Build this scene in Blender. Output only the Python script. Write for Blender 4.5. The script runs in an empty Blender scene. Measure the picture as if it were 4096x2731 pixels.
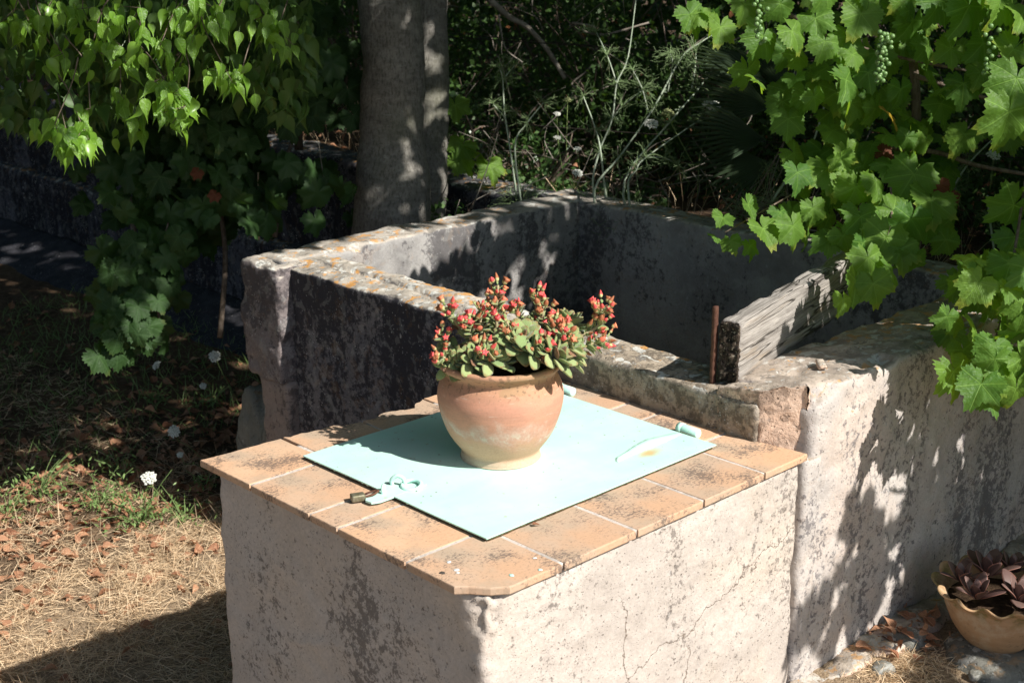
import bpy, math, random
import numpy as np
from mathutils import Vector, Matrix, Quaternion

R = random.Random(7)
rng = np.random.default_rng(11)
SC = bpy.context.scene
COL = SC.collection

# ------------------------------------------------------------------ camera, sun, sky, exposure
PITCH, YAW = math.radians(17.35), math.radians(44.03)
CAM = Vector((-1.4716, -1.597, 1.1372))
FW = Vector((math.sin(YAW) * math.cos(PITCH), math.cos(YAW) * math.cos(PITCH), -math.sin(PITCH)))
RI = Vector((math.cos(YAW), -math.sin(YAW), 0))
UP = RI.cross(FW)
SUN = Vector((0.20, -1.06, 1.0)).normalized()          # towards the sun

cd = bpy.data.cameras.new('camera')
cd.sensor_width = 36; cd.lens = 50.0; cd.clip_start = 0.05; cd.clip_end = 2000
cd.dof.use_dof = True; cd.dof.focus_distance = 3.15; cd.dof.aperture_fstop = 9.0
cam = bpy.data.objects.new('camera', cd); COL.objects.link(cam)
mrot = Matrix((RI, UP, -FW)).transposed()
cam.matrix_world = Matrix.Translation(CAM) @ mrot.to_4x4()
SC.camera = cam

world = bpy.data.worlds.new('World'); SC.world = world; world.use_nodes = True
wn = world.node_tree; wn.nodes.clear()
sky = wn.nodes.new('ShaderNodeTexSky'); sky.sky_type = 'NISHITA'; sky.sun_disc = False
sky.sun_elevation = math.asin(SUN.z); sky.sun_rotation = math.atan2(SUN.x, SUN.y)
bg = wn.nodes.new('ShaderNodeBackground'); bg.inputs[1].default_value = 0.082
wo = wn.nodes.new('ShaderNodeOutputWorld')
wn.links.new(sky.outputs[0], bg.inputs[0]); wn.links.new(bg.outputs[0], wo.inputs[0])
sd = bpy.data.lights.new('sun', 'SUN'); sd.energy = 5.0; sd.angle = math.radians(0.53); sd.color = (1.0, 0.955, 0.885)
sun = bpy.data.objects.new('sun', sd); COL.objects.link(sun)
sun.rotation_euler = SUN.to_track_quat('Z', 'Y').to_euler(); sun.location = (0, -5, 6)
SC.view_settings.view_transform = 'Standard'; SC.view_settings.look = 'None'
SC.view_settings.gamma = 1.0; SC.view_settings.exposure = 0.56; SC.view_settings.use_curve_mapping = False
SC.cycles.max_bounces = 6; SC.cycles.diffuse_bounces = 3; SC.cycles.transparent_max_bounces = 4

# ------------------------------------------------------------------ helpers
PXF = 5690.0
def ray(u, v): return FW + RI * ((u - 2048) / PXF) - UP * ((v - 1365.5) / PXF)
def on_z(u, v, z):
    d = ray(u, v); return CAM + d * ((z - CAM.z) / d.z)
def at(u, v, depth): return CAM + ray(u, v) * depth
def on_x(u, v, x):
    d = ray(u, v); return CAM + d * ((x - CAM.x) / d.x)
def proj(P):
    d = P - CAM; z = d.dot(FW); return 2048 + PXF * d.dot(RI) / z, 1365.5 - PXF * d.dot(UP) / z, z

_perm = rng.permutation(4096)
_grad = rng.normal(size=(4096, 3)); _grad /= np.linalg.norm(_grad, axis=1)[:, None]
def pnoise(p, s=1.0, off=0.0):
    p = np.asarray(p, float) * s + off + 100.0
    i = np.floor(p).astype(int); f = p - i
    u = f * f * f * (f * (f * 6 - 15) + 10)
    def g(dx, dy, dz):
        h = _perm[(_perm[(_perm[(i[:, 0] + dx) & 4095] + i[:, 1] + dy) & 4095] + i[:, 2] + dz) & 4095]
        return ((f - np.array([dx, dy, dz])) * _grad[h]).sum(1)
    l = lambda a, b, t: a + (b - a) * t
    x0 = l(l(g(0,0,0), g(1,0,0), u[:,0]), l(g(0,1,0), g(1,1,0), u[:,0]), u[:,1])
    x1 = l(l(g(0,0,1), g(1,0,1), u[:,0]), l(g(0,1,1), g(1,1,1), u[:,0]), u[:,1])
    return l(x0, x1, u[:,2]) * 1.6
def fbm(p, s=1.0, o=4, off=0.0, gain=.5):
    r = 0; a = 1
    for k in range(o):
        r = r + a * pnoise(p, s, off + 17.3 * k); s *= 2.03; a *= gain
    return r

def tag(o, label=None, cat=None, group=None, kind=None):
    if label: o['label'] = label
    if cat: o['category'] = cat
    if group: o['group'] = group
    if kind: o['kind'] = kind
    return o
def thing(name, label, cat, loc=(0, 0, 0), group=None):
    o = bpy.data.objects.new(name, None); COL.objects.link(o); o.location = loc
    o.empty_display_size = .05
    return tag(o, label, cat, group)
def link(name, me, parent=None, mat=None, loc=None):
    o = bpy.data.objects.new(name, me); COL.objects.link(o)
    if mat is not None and not me.materials: me.materials.append(mat)
    if parent is not None: o.parent = parent
    if loc is not None: o.location = loc
    return o
def mesh(name, V, F, smooth=True, rnd=None, uv=None):
    """V (n,3); F list or int array (m,k)."""
    me = bpy.data.meshes.new(name)
    V = np.asarray(V, np.float32)
    if isinstance(F, np.ndarray):
        m, k = F.shape
        me.vertices.add(len(V)); me.vertices.foreach_set('co', V.ravel())
        me.loops.add(m * k); me.loops.foreach_set('vertex_index', F.astype(np.int32).ravel())
        me.polygons.add(m); me.polygons.foreach_set('loop_start', np.arange(0, m * k, k, dtype=np.int32))
        me.update(calc_edges=True)
    else:
        me.from_pydata([tuple(v) for v in V.tolist()], [], F)
    if smooth: me.polygons.foreach_set('use_smooth', np.ones(len(me.polygons), bool))
    if rnd is not None:
        a = me.attributes.new('rnd', 'FLOAT', 'POINT'); a.data.foreach_set('value', np.asarray(rnd, np.float32))
    if uv is not None:
        a = me.attributes.new('luv', 'FLOAT_VECTOR', 'POINT')
        u3 = np.zeros((len(V), 3), np.float32); u3[:, :2] = uv; a.data.foreach_set('vector', u3.ravel())
    me.validate(); me.update()
    return me
def local(me_or_V, origin): return np.asarray(me_or_V) - np.asarray(origin)

def grid_box(lo, hi, res):
    lo = np.array(lo, float); hi = np.array(hi, float)
    n = np.maximum(1, np.round((hi - lo) / res)).astype(int)
    V = []; F = []; base = 0
    for ax in range(3):
        a, b = [(1, 2), (2, 0), (0, 1)][ax]
        for side in (0, 1):
            ga = np.arange(n[a] + 1); gb = np.arange(n[b] + 1)
            A, B = np.meshgrid(ga, gb, indexing='ij')
            I = np.zeros((A.size, 3), int); I[:, a] = A.ravel(); I[:, b] = B.ravel(); I[:, ax] = n[ax] * side
            w = n[b] + 1
            i = (np.arange(n[a])[:, None] * w + np.arange(n[b])[None, :]).ravel() + base
            f = np.stack([i, i + w, i + w + 1, i + 1], 1)
            if not side: f = f[:, ::-1]
            V.append(I); F.append(f); base += len(I)
    I = np.concatenate(V); F = np.concatenate(F)
    key = (I[:, 0] * 100003 + I[:, 1]) * 100003 + I[:, 2]
    _, idx, inv = np.unique(key, return_index=True, return_inverse=True)
    I = I[idx]; F = inv.ravel()[F]
    P = lo + (hi - lo) * I / n
    return P, F
def rough_box(lo, hi, res=.01, r=.012, amp=.004, fs=9, chip=.0, warp=None, fine=.0012, off=0.):
    P, F = grid_box(lo, hi, res)
    lo = np.array(lo, float); hi = np.array(hi, float)
    # ragged rounding of the edges
    rr = r * (1 + .9 * np.clip(fbm(P, 11, 3, off + 5), -.8, 1.6)) if r > 0 else np.zeros(len(P))
    if chip > 0: rr = rr + chip * np.clip(fbm(P, 6, 3, off + 31) - .25, 0, 1) * 2
    rr = np.minimum(np.maximum(rr, .0005), (hi - lo).min() * .49)[:, None]
    Q = np.clip(P, lo + rr, hi - rr); D = P - Q
    L = np.linalg.norm(D, axis=1)[:, None]; N = D / np.maximum(L, 1e-9)
    P2 = Q + N * np.minimum(L, rr)
    d = amp * fbm(P, fs, 4, off)[:, None] + fine * fbm(P, 60, 2, off + 3)[:, None]
    P2 = P2 + N * d
    if warp is not None: P2 = warp(P2, N)
    return P2, F

def tube(pts, rad, seg=8, cap=True):
    pts = [Vector(p) for p in pts]; n = len(pts)
    rad = rad if hasattr(rad, '__len__') else [rad] * n
    V = []; F = []; t0 = (pts[1] - pts[0]).normalized()
    nrm = t0.orthogonal().normalized()
    for i, p in enumerate(pts):
        t = (pts[min(i + 1, n - 1)] - pts[max(i - 1, 0)]).normalized()
        nrm = (nrm - t * nrm.dot(t)).normalized(); b = t.cross(nrm)
        for k in range(seg):
            a = 2 * math.pi * k / seg
            V.append(p + (nrm * math.cos(a) + b * math.sin(a)) * rad[i])
    for i in range(n - 1):
        for k in range(seg):
            k2 = (k + 1) % seg
            F.append([i * seg + k, i * seg + k2, (i + 1) * seg + k2, (i + 1) * seg + k])
    if cap: F.append(list(range(seg))[::-1]); F.append([(n - 1) * seg + k for k in range(seg)])
    return V, F
class MB:
    def __init__(s): s.V = []; s.F = []
    def add(s, V, F):
        b = len(s.V); s.V += [tuple(v) for v in V]; s.F += [[i + b for i in f] for f in F]; return s
    def tube(s, *a, **k): return s.add(*tube(*a, **k))
    def build(s, name, parent=None, mat=None, smooth=True, origin=None):
        V = np.array(s.V, float).reshape(-1, 3)
        if origin is None and parent is not None: origin = parent.location
        if origin is not None: V = V - np.array(origin)
        return link(name, mesh(name, V, s.F, smooth), parent, mat)
def lathe(prof, seg=64, wob=None):
    V = []; F = []; n = len(prof)
    for i, (r, z) in enumerate(prof):
        for k in range(seg):
            a = 2 * math.pi * k / seg; rr, zz = (r, z) if wob is None else wob(r, z, a, i)
            V.append((rr * math.cos(a), rr * math.sin(a), zz))
    for i in range(n - 1):
        for k in range(seg):
            k2 = (k + 1) % seg
            F.append([i * seg + k, i * seg + k2, (i + 1) * seg + k2, (i + 1) * seg + k])
    return V, F
def smooth_path(pts, n=6):
    pts = [Vector(p) for p in pts]; out = []
    P = [pts[0] * 2 - pts[1]] + pts + [pts[-1] * 2 - pts[-2]]
    for i in range(1, len(P) - 2):
        for k in range(n):
            t = k / n; a, b, c, d = P[i - 1], P[i], P[i + 1], P[i + 2]
            out.append(.5 * ((2 * b) + (c - a) * t + (2 * a - 5 * b + 4 * c - d) * t * t + (3 * b - a - 3 * c + d) * t ** 3))
    out.append(pts[-1]); return out
def frames(Yd, Zd):
    Yd = Yd / np.linalg.norm(Yd, axis=1)[:, None]
    Zd = Zd - (Zd * Yd).sum(1)[:, None] * Yd; Zd /= np.maximum(np.linalg.norm(Zd, axis=1), 1e-6)[:, None]
    X = np.cross(Yd, Zd); return np.stack([X, Yd, Zd], 2)          # (N,3,3) columns
def scatter(name, tV, tF, P, M, S, parent=None, mat=None, rnd=None, smooth=True, uv=None, origin=None):
    """one mesh of many copies; tF int array; M (N,3,3); S (N,) or (N,3)"""
    tV = np.asarray(tV, float); tF = np.asarray(tF, int); N = len(P); S = np.asarray(S, float)
    if S.ndim == 1: S = S[:, None].repeat(3, 1)
    V = np.einsum('nij,nkj->nki', M, tV[None] * S[:, None, :]) + P[:, None, :]
    F = (tF[None] + (np.arange(N) * len(tV))[:, None, None]).reshape(-1, tF.shape[1])
    if rnd is None: rnd = rng.random(N)
    V = V.reshape(-1, 3)
    if origin is None and parent is not None: origin = np.array(parent.location)
    if origin is not None: V = V - np.array(origin)
    me = mesh(name, V, F, smooth, np.repeat(rnd, len(tV)), None if uv is None else np.tile(uv, (N, 1)))
    return link(name, me, parent, mat)
def unit(v): return v / np.maximum(np.linalg.norm(v, axis=-1, keepdims=True), 1e-9)

# ------------------------------------------------------------------ materials
class NT:
    def __init__(s, name):
        s.m = bpy.data.materials.new(name); s.m.use_nodes = True
        s.t = s.m.node_tree; s.t.nodes.clear(); s.out = s.n('OutputMaterial')
    def n(s, typ, **kw):
        nd = s.t.nodes.new('ShaderNode' + typ)
        for k, v in kw.items(): setattr(nd, k, v)
        return nd
    def link(s, a, b): s.t.links.new(a, b)
    def put(s, sock, v):
        if v is None: return
        if hasattr(v, 'links') or hasattr(v, 'is_linked'): s.link(v, sock)
        else:
            if isinstance(v, (tuple, list)) and len(v) == 3 and sock.type == 'RGBA': v = (*v, 1)
            sock.default_value = v
    def coord(s, kind='Object'): return s.n('TexCoord').outputs[kind]
    def map(s, vec, scale=(1, 1, 1), loc=(0, 0, 0), rot=(0, 0, 0)):
        m = s.n('Mapping'); s.link(vec, m.inputs[0]); m.inputs[1].default_value = loc; m.inputs[2].default_value = rot; m.inputs[3].default_value = scale
        return m.outputs[0]
    def noise(s, vec, scale=5, detail=4, rough=.55, dist=0., color=False):
        n = s.n('TexNoise'); s.link(vec, n.inputs['Vector']); n.inputs['Scale'].default_value = scale
        n.inputs['Detail'].default_value = detail; n.inputs['Roughness'].default_value = rough; n.inputs['Distortion'].default_value = dist
        return n.outputs['Color' if color else 'Fac']
    def voro(s, vec, scale=5, feature='F1', out='Distance', rnd=1.):
        n = s.n('TexVoronoi', feature=feature); s.link(vec, n.inputs['Vector']); n.inputs['Scale'].default_value = scale
        n.inputs['Randomness'].default_value = rnd
        return n.outputs[out]
    def math(s, op, a, b=None, c=None, clamp=False):
        n = s.n('Math', operation=op, use_clamp=clamp); s.put(n.inputs[0], a); s.put(n.inputs[1], b)
        if c is not None: s.put(n.inputs[2], c)
        return n.outputs[0]
    def step(s, v, lo, hi, a=0., b=1.):
        n = s.n('MapRange'); n.interpolation_type = 'SMOOTHSTEP'; s.put(n.inputs[0], v)
        n.inputs[1].default_value = lo; n.inputs[2].default_value = hi; n.inputs[3].default_value = a; n.inputs[4].default_value = b
        return n.outputs[0]
    def mix(s, f, a, b, blend='MIX'):
        n = s.n('Mix', data_type='RGBA', blend_type=blend); s.put(n.inputs[0], f); s.put(n.inputs[6], a); s.put(n.inputs[7], b)
        return n.outputs[2]
    def sep(s, v):
        n = s.n('SeparateXYZ'); s.link(v, n.inputs[0]); return n.outputs
    def rnd(s):
        a = s.n('Attribute', attribute_name='rnd').outputs['Fac']; b = s.n('ObjectInfo').outputs['Random']
        return s.math('FRACT', s.math('ADD', a, b))
    def bump(s, h, strength=.5, dist=.004, normal=None):
        b = s.n('Bump'); b.inputs['Strength'].default_value = strength; b.inputs['Distance'].default_value = dist
        s.link(h, b.inputs['Height'])
        if normal is not None: s.link(normal, b.inputs['Normal'])
        return b.outputs[0]
    def bsdf(s, col, rough=.9, spec=.25, normal=None, metal=0., coat=0.):
        b = s.n('BsdfPrincipled'); s.put(b.inputs['Base Color'], col); s.put(b.inputs['Roughness'], rough)
        b.inputs['Specular IOR Level'].default_value = spec; b.inputs['Metallic'].default_value = metal
        b.inputs['Coat Weight'].default_value = coat
        if normal is not None: s.link(normal, b.inputs['Normal'])
        return b
    def done(s, b): s.link(b.outputs[0], s.out.inputs[0]); return s.m

def stone_mat(name, base, base2, dark=(.03, .03, .035), stain=.5, stain_vert=True, spots=.5, orange=.0, white=.0, top_light=None, grit=1., pinhole=.5, stain_scale=4.,
              warm=None, stain_lo=.5, streak=.0, fine_stain=0, pale_side=None, patch=None, cracks=None):
    t = NT(name); co = t.coord(); geo = t.n('NewGeometry'); nz = t.sep(geo.outputs['Normal'])[2]
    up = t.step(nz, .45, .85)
    n1 = t.noise(co, 3.1, 6, .6, .3); n2 = t.noise(co, 17, 5, .65); n3 = t.noise(co, 120, 3, .7)
    c = t.mix(t.step(n1, .35, .65), base, base2)
    if warm: c = t.mix(t.step(t.noise(t.map(co, loc=(9, 3, 1)), 2.3, 5, .6), .48, .66, 0, .7), c, warm)
    c = t.mix(t.step(n2, .3, .75, 0, .25), c, tuple(min(1, x * 1.4) for x in base), 'MIX')
    c = t.mix(t.step(n3, .3, .7, .35, 0), c, tuple(x * .55 for x in base))
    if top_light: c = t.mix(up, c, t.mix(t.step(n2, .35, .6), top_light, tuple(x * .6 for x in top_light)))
    vert = t.math('SUBTRACT', 1., up)
    # dark algae: large stains broken up into small dots
    m = t.noise(t.map(co, (1.15, 1.15, .26) if fine_stain else (1, 1, .45)), stain_scale, 6, .68, .5)
    m2 = t.noise(co, 62 if fine_stain else 45, 5, .78)
    s = t.math('ADD', t.math('MULTIPLY', m, 1.0), t.math('MULTIPLY', m2, 1.1 if fine_stain else .7))
    if patch:
        gp = t.sep(t.n('NewGeometry').outputs['Position']); pa = None
        for ax, cx, w0, w1 in patch:
            q = t.step(t.math('ABSOLUTE', t.math('SUBTRACT', t.math('ADD', gp[ax], t.math('MULTIPLY', t.math('SUBTRACT', n1, .5), .25)), cx)), w0, w1, 1, 0); pa = q if pa is None else t.math('MULTIPLY', pa, q)
        s = t.math('ADD', s, t.math('SUBTRACT', t.math('MULTIPLY', pa, .24), .035))
    off_ = .50 if fine_stain else .32
    s = t.step(s, stain_lo + off_ + .03, stain_lo + off_ + .13)
    s = t.math('MULTIPLY', s, stain)
    if stain_vert: s = t.math('MULTIPLY', s, t.math('ADD', t.math('MULTIPLY', vert, .8), .2))
    if pale_side:
        yy = t.math('ADD', t.sep(t.n('NewGeometry').outputs['Position'])[1], t.math('MULTIPLY', t.math('SUBTRACT', n1, .5), .5))
        ps = t.step(yy, .55, .95, 1, 0); c = t.mix(ps, c, t.mix(t.step(t.noise(t.map(co, loc=(6, 6, 1)), 34, 6, .75), .42, .58), pale_side, tuple(x * .42 for x in pale_side))); s = t.math('MULTIPLY', s, t.math('SUBTRACT', 1., t.math('MULTIPLY', ps, .75)))
    c = t.mix(s, c, dark)
    if streak:
        st = t.noise(t.map(co, (14, 14, 1.1)), 1, 5, .6, .4)
        c = t.mix(t.math('MULTIPLY', t.math('MULTIPLY', t.step(st, .5, .68), vert), streak), c, tuple(x * 1.3 for x in base))
    # small dark pits
    p = t.voro(co, 55); pm = t.math('MULTIPLY', t.step(p, .10, .17, 1, 0), t.step(t.noise(co, 6, 4, .6), .42, .58))
    p2 = t.voro(t.map(co, loc=(4, 4, 4)), 130); pm2 = t.math('MULTIPLY', t.step(p2, .12, .2, 1, 0), t.step(t.noise(co, 9, 4, .6), .4, .6))
    pits = t.math('MAXIMUM', pm, pm2)
    c = t.mix(t.math('MULTIPLY', pits, pinhole), c, tuple(x * .3 for x in base))
    if cracks:
        gq = t.sep(t.n('NewGeometry').outputs['Position']); wv = t.math('SUBTRACT', t.noise(co, 9, 5, .7), .5)
        for a_, b_, d_, k_, lo_, hi_ in cracks:       # a x + b z + d = 0 between z lo..hi
            e_ = t.math('ADD', t.math('ADD', t.math('MULTIPLY', gq[0], a_), t.math('MULTIPLY', gq[2], b_)), t.math('ADD', t.math('MULTIPLY', wv, k_), d_))
            m_ = t.math('MULTIPLY', t.step(t.math('ABSOLUTE', e_), .0006, .0022, 1, 0), t.math('MULTIPLY', t.step(gq[2], lo_, lo_ + .05), t.step(gq[2], hi_ - .05, hi_, 1, 0)))
            m_ = t.math('MULTIPLY', m_, t.step(gq[1], .02, .04, 1, 0)); c = t.mix(t.math('MULTIPLY', m_, .75), c, (.16, .12, .09)); pits = t.math('MAXIMUM', pits, m_)
    # pale specks
    w = t.voro(t.map(co, (1, 1, .6), (7, 1, 2)), 38); wm = t.math('MULTIPLY', t.step(t.math('ADD', w, t.math('MULTIPLY', n3, .12)), .17, .24, 1, 0), t.step(t.noise(t.map(co, loc=(3, 8, 1)), 7, 4, .6), .50, .60))
    w2 = t.voro(t.map(co, loc=(1, 5, 2)), 95); wm2 = t.math('MULTIPLY', t.step(w2, .14, .22, 1, 0), t.step(t.noise(t.map(co, loc=(5, 5, 3)), 9, 4, .6), .46, .6))
    c = t.mix(t.math('MULTIPLY', t.math('MAXIMUM', wm, wm2), spots), c, (.42, .42, .42))
    if white:
        lw = t.noise(t.map(co, loc=(11, 2, 7)), 26, 4, .55, .4)
        c = t.mix(t.math('MULTIPLY', t.math('MULTIPLY', t.step(lw, .56, .61), t.math('ADD', t.math('MULTIPLY', up, .85), .15)), white), c, (.60, .60, .56))
        lb = t.noise(t.map(co, loc=(1, 12, 7)), 33, 4, .65, .4)
        c = t.mix(t.math('MULTIPLY', t.math('MULTIPLY', t.step(lb, .57, .63), up), white * .8), c, (.12, .11, .10))
    if orange:
        lo = t.noise(t.map(co, loc=(2, 21, 5)), 27, 5, .65, .3); big = t.noise(t.map(co, loc=(2, 1, 15)), 3.0, 3, .5)
        om = t.math('MULTIPLY', t.step(t.math('ADD', lo, t.math('MULTIPLY', big, .35)), .755, .80), t.math('ADD', t.math('MULTIPLY', up, .92), .08))
        c = t.mix(t.math('MULTIPLY', om, orange), c, t.mix(t.noise(co, 90, 2, .5), (.66, .30, .05), (.48, .26, .09)))
    h = t.math('ADD', t.math('MULTIPLY', n2, .8), t.math('ADD', t.math('MULTIPLY', n3, .35), t.math('MULTIPLY', pits, -.9)))
    h = t.math('ADD', h, t.math('MULTIPLY', t.noise(co, 300, 2, .6), .15))
    return t.done(t.bsdf(c, .93, .15, t.bump(h, .55 * grit, .005)))

M = {}
M['plaster'] = stone_mat('counter_plaster', (.55, .49, .44), (.45, .40, .36), (.11, .095, .085), .72, False, .25, pinhole=.5, stain_scale=2.4, warm=(.56, .47, .385), stain_lo=.60, grit=1.1, fine_stain=1, patch=((0, 0, .05, .12), (1, .27, .05, .30), (2, -.34, .16, .42)), cracks=((1, .12, -.36, .10, -.75, -.12), (-.28, 1, .44, .12, -.5, -.1), (1, -.1, -.62, .08, -.8, -.3)))
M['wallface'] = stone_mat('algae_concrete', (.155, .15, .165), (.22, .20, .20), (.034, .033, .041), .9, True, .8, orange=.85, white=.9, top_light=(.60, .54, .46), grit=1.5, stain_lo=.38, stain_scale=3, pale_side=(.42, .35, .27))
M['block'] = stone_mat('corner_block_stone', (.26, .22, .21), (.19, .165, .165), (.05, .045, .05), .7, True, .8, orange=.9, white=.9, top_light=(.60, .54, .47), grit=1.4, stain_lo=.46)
M['pier'] = stone_mat('beige_pier_stone', (.34, .28, .25), (.28, .23, .21), (.07, .06, .06), .7, True, .3, stain_lo=.5, grit=1.2)
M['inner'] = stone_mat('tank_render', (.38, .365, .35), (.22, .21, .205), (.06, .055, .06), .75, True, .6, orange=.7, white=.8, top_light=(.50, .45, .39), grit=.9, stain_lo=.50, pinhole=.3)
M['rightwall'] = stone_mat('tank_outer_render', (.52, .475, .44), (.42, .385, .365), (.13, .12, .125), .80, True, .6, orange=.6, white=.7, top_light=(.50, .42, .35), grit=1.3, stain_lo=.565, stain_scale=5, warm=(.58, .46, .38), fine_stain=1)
M['cornerstone'] = stone_mat('orange_corner_stone', (.68, .49, .37), (.60, .48, .39), (.14, .10, .08), .6, True, .3, orange=.5, white=.5, top_light=(.54, .46, .38), grit=2.0, pinhole=.9)
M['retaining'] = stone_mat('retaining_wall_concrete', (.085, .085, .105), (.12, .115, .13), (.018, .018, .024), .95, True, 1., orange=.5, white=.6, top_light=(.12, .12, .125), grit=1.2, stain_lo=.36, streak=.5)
M['apron'] = stone_mat('dark_concrete', (.06, .06, .075), (.085, .08, .095), (.018, .018, .024), .9, True, .6, top_light=(.06, .06, .07), stain_lo=.4)  # apron concrete, darker overall than the retaining wall
M['rock'] = stone_mat('field_stone', (.22, .215, .19), (.14, .14, .12), (.07, .07, .06), .6, False, .5, orange=.2, white=.4, grit=1.4)
M['mortar'] = stone_mat('pale_mortar', (.62, .55, .50), (.55, .49, .44), (.2, .18, .16), .4, False, .3, grit=1.)

def tile_mat():
    t = NT('terracotta_tile'); co = t.coord(); r = t.n('ObjectInfo').outputs['Random']
    base = t.mix(t.step(r, .2, .8), (.62, .41, .27), (.50, .36, .26))
    base = t.mix(t.step(t.noise(co, 6, 4, .6), .4, .65, 0, .6), base, (.58, .34, .20))
    base = t.mix(t.step(t.noise(t.map(co, loc=(3, 1, 1)), 9, 4, .6), .42, .66, 0, .8), base, (.42, .33, .245))
    sh = t.n('VectorMath', operation='ADD'); t.link(co, sh.inputs[0]); t.link(t.n('ObjectInfo').outputs['Location'], sh.inputs[1]); cw = sh.outputs[0]
    big = t.noise(cw, 7.5, 3, .55); fine = t.noise(t.map(cw, (1, 1.5, 1)), 110, 6, .8, .1)
    s = t.step(t.math('ADD', big, t.math('MULTIPLY', fine, 1.1)), 1.09, 1.20)
    base = t.mix(t.math('MULTIPLY', s, .78), base, (.11, .09, .08))
    base = t.mix(t.math('MULTIPLY', t.step(t.noise(co, 160, 3, .6), .3, .5, .3, 0), 1.), base, (.25, .17, .11))
    v = t.voro(co, 60); base = t.mix(t.math('MULTIPLY', t.step(v, .06, .1, 1, 0), .5), base, (.12, .10, .08))
    h = t.math('ADD', t.noise(co, 40, 4, .6), t.math('MULTIPLY', fine, .4))
    return t.done(t.bsdf(base, .8, .25, t.bump(h, .35, .002)))
M['tile'] = tile_mat()
def mint_mat():
    t = NT('mint_painted_steel'); co = t.coord()
    c = t.mix(t.step(t.noise(t.map(co, (1.2, 5, 3), rot=(0, 0, .5)), 2.2, 5, .6, .6), .3, .7), (.47, .785, .67), (.52, .775, .70))
    c = t.mix(t.step(t.noise(co, 9, 4, .6), .4, .7, 0, .5), c, (.60, .76, .70))
    v = t.voro(co, 36); k = t.step(t.noise(t.map(co, loc=(2, 2, 2)), 5, 3, .5), .38, .5)
    c = t.mix(t.math('MULTIPLY', t.math('MULTIPLY', t.step(v, .06, .09, 1, 0), k), .85), c, (.16, .12, .07))
    v2 = t.voro(t.map(co, loc=(9, 2, 2)), 80); c = t.mix(t.math('MULTIPLY', t.step(v2, .06, .11, 1, 0), .6), c, (.3, .3, .22))
    dn = t.noise(t.map(co, loc=(3, 3, 0)), 4.5, 6, .7); c = t.mix(t.step(dn, .50, .72, 0, .30), c, (.50, .56, .46)); c = t.mix(t.math('MULTIPLY', t.step(t.noise(t.map(co, (1, 1, 1), (8, 1, 0)), 28, 4, .7), .66, .70), .5), c, (.40, .36, .22))
    # rust bloom beside the strap hinge
    d = t.n('VectorMath', operation='DISTANCE'); t.link(t.map(co, (1, 1.9, 1), (0, 0, 0)), d.inputs[0]); d.inputs[1].default_value = (.70 - .159, (.228 - .157) * 1.9, .0)
    rz = t.step(t.math('ADD', d.outputs['Value'], t.math('MULTIPLY', t.noise(co, 40, 4, .6), .03)), .022, .06, 1, 0)
    c = t.mix(t.math('MULTIPLY', rz, .75), c, (.60, .33, .06))
    h = t.math('ADD', t.noise(co, 12, 4, .6), t.math('MULTIPLY', t.noise(co, 160, 3, .6), .3))
    return t.done(t.bsdf(c, .42, .4, t.bump(h, .22, .003)))
M['mint'] = mint_mat()
def simple(name, c1, c2, scale=20, rough=.8, spec=.3, bump=.3, bd=.002, metal=0., lo=.35, hi=.65, stretch=(1, 1, 1)):
    t = NT(name); co = t.map(t.coord(), stretch); n = t.noise(co, scale, 5, .6)
    return t.done(t.bsdf(t.mix(t.step(n, lo, hi), c1, c2), rough, spec, t.bump(t.math('ADD', n, t.math('MULTIPLY', t.noise(co, scale * 6, 3, .6), .3)), bump, bd), metal))
M['rust'] = simple('rusty_iron', (.07, .03, .02), (.13, .06, .038), 60, .85)
M['brass'] = simple('weathered_brass', (.16, .15, .09), (.25, .23, .17), 90, .55, .5, metal=.5)
M['chips'] = simple('chipped_edge', (.05, .035, .02), (.14, .12, .06), 120, .9)

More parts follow.
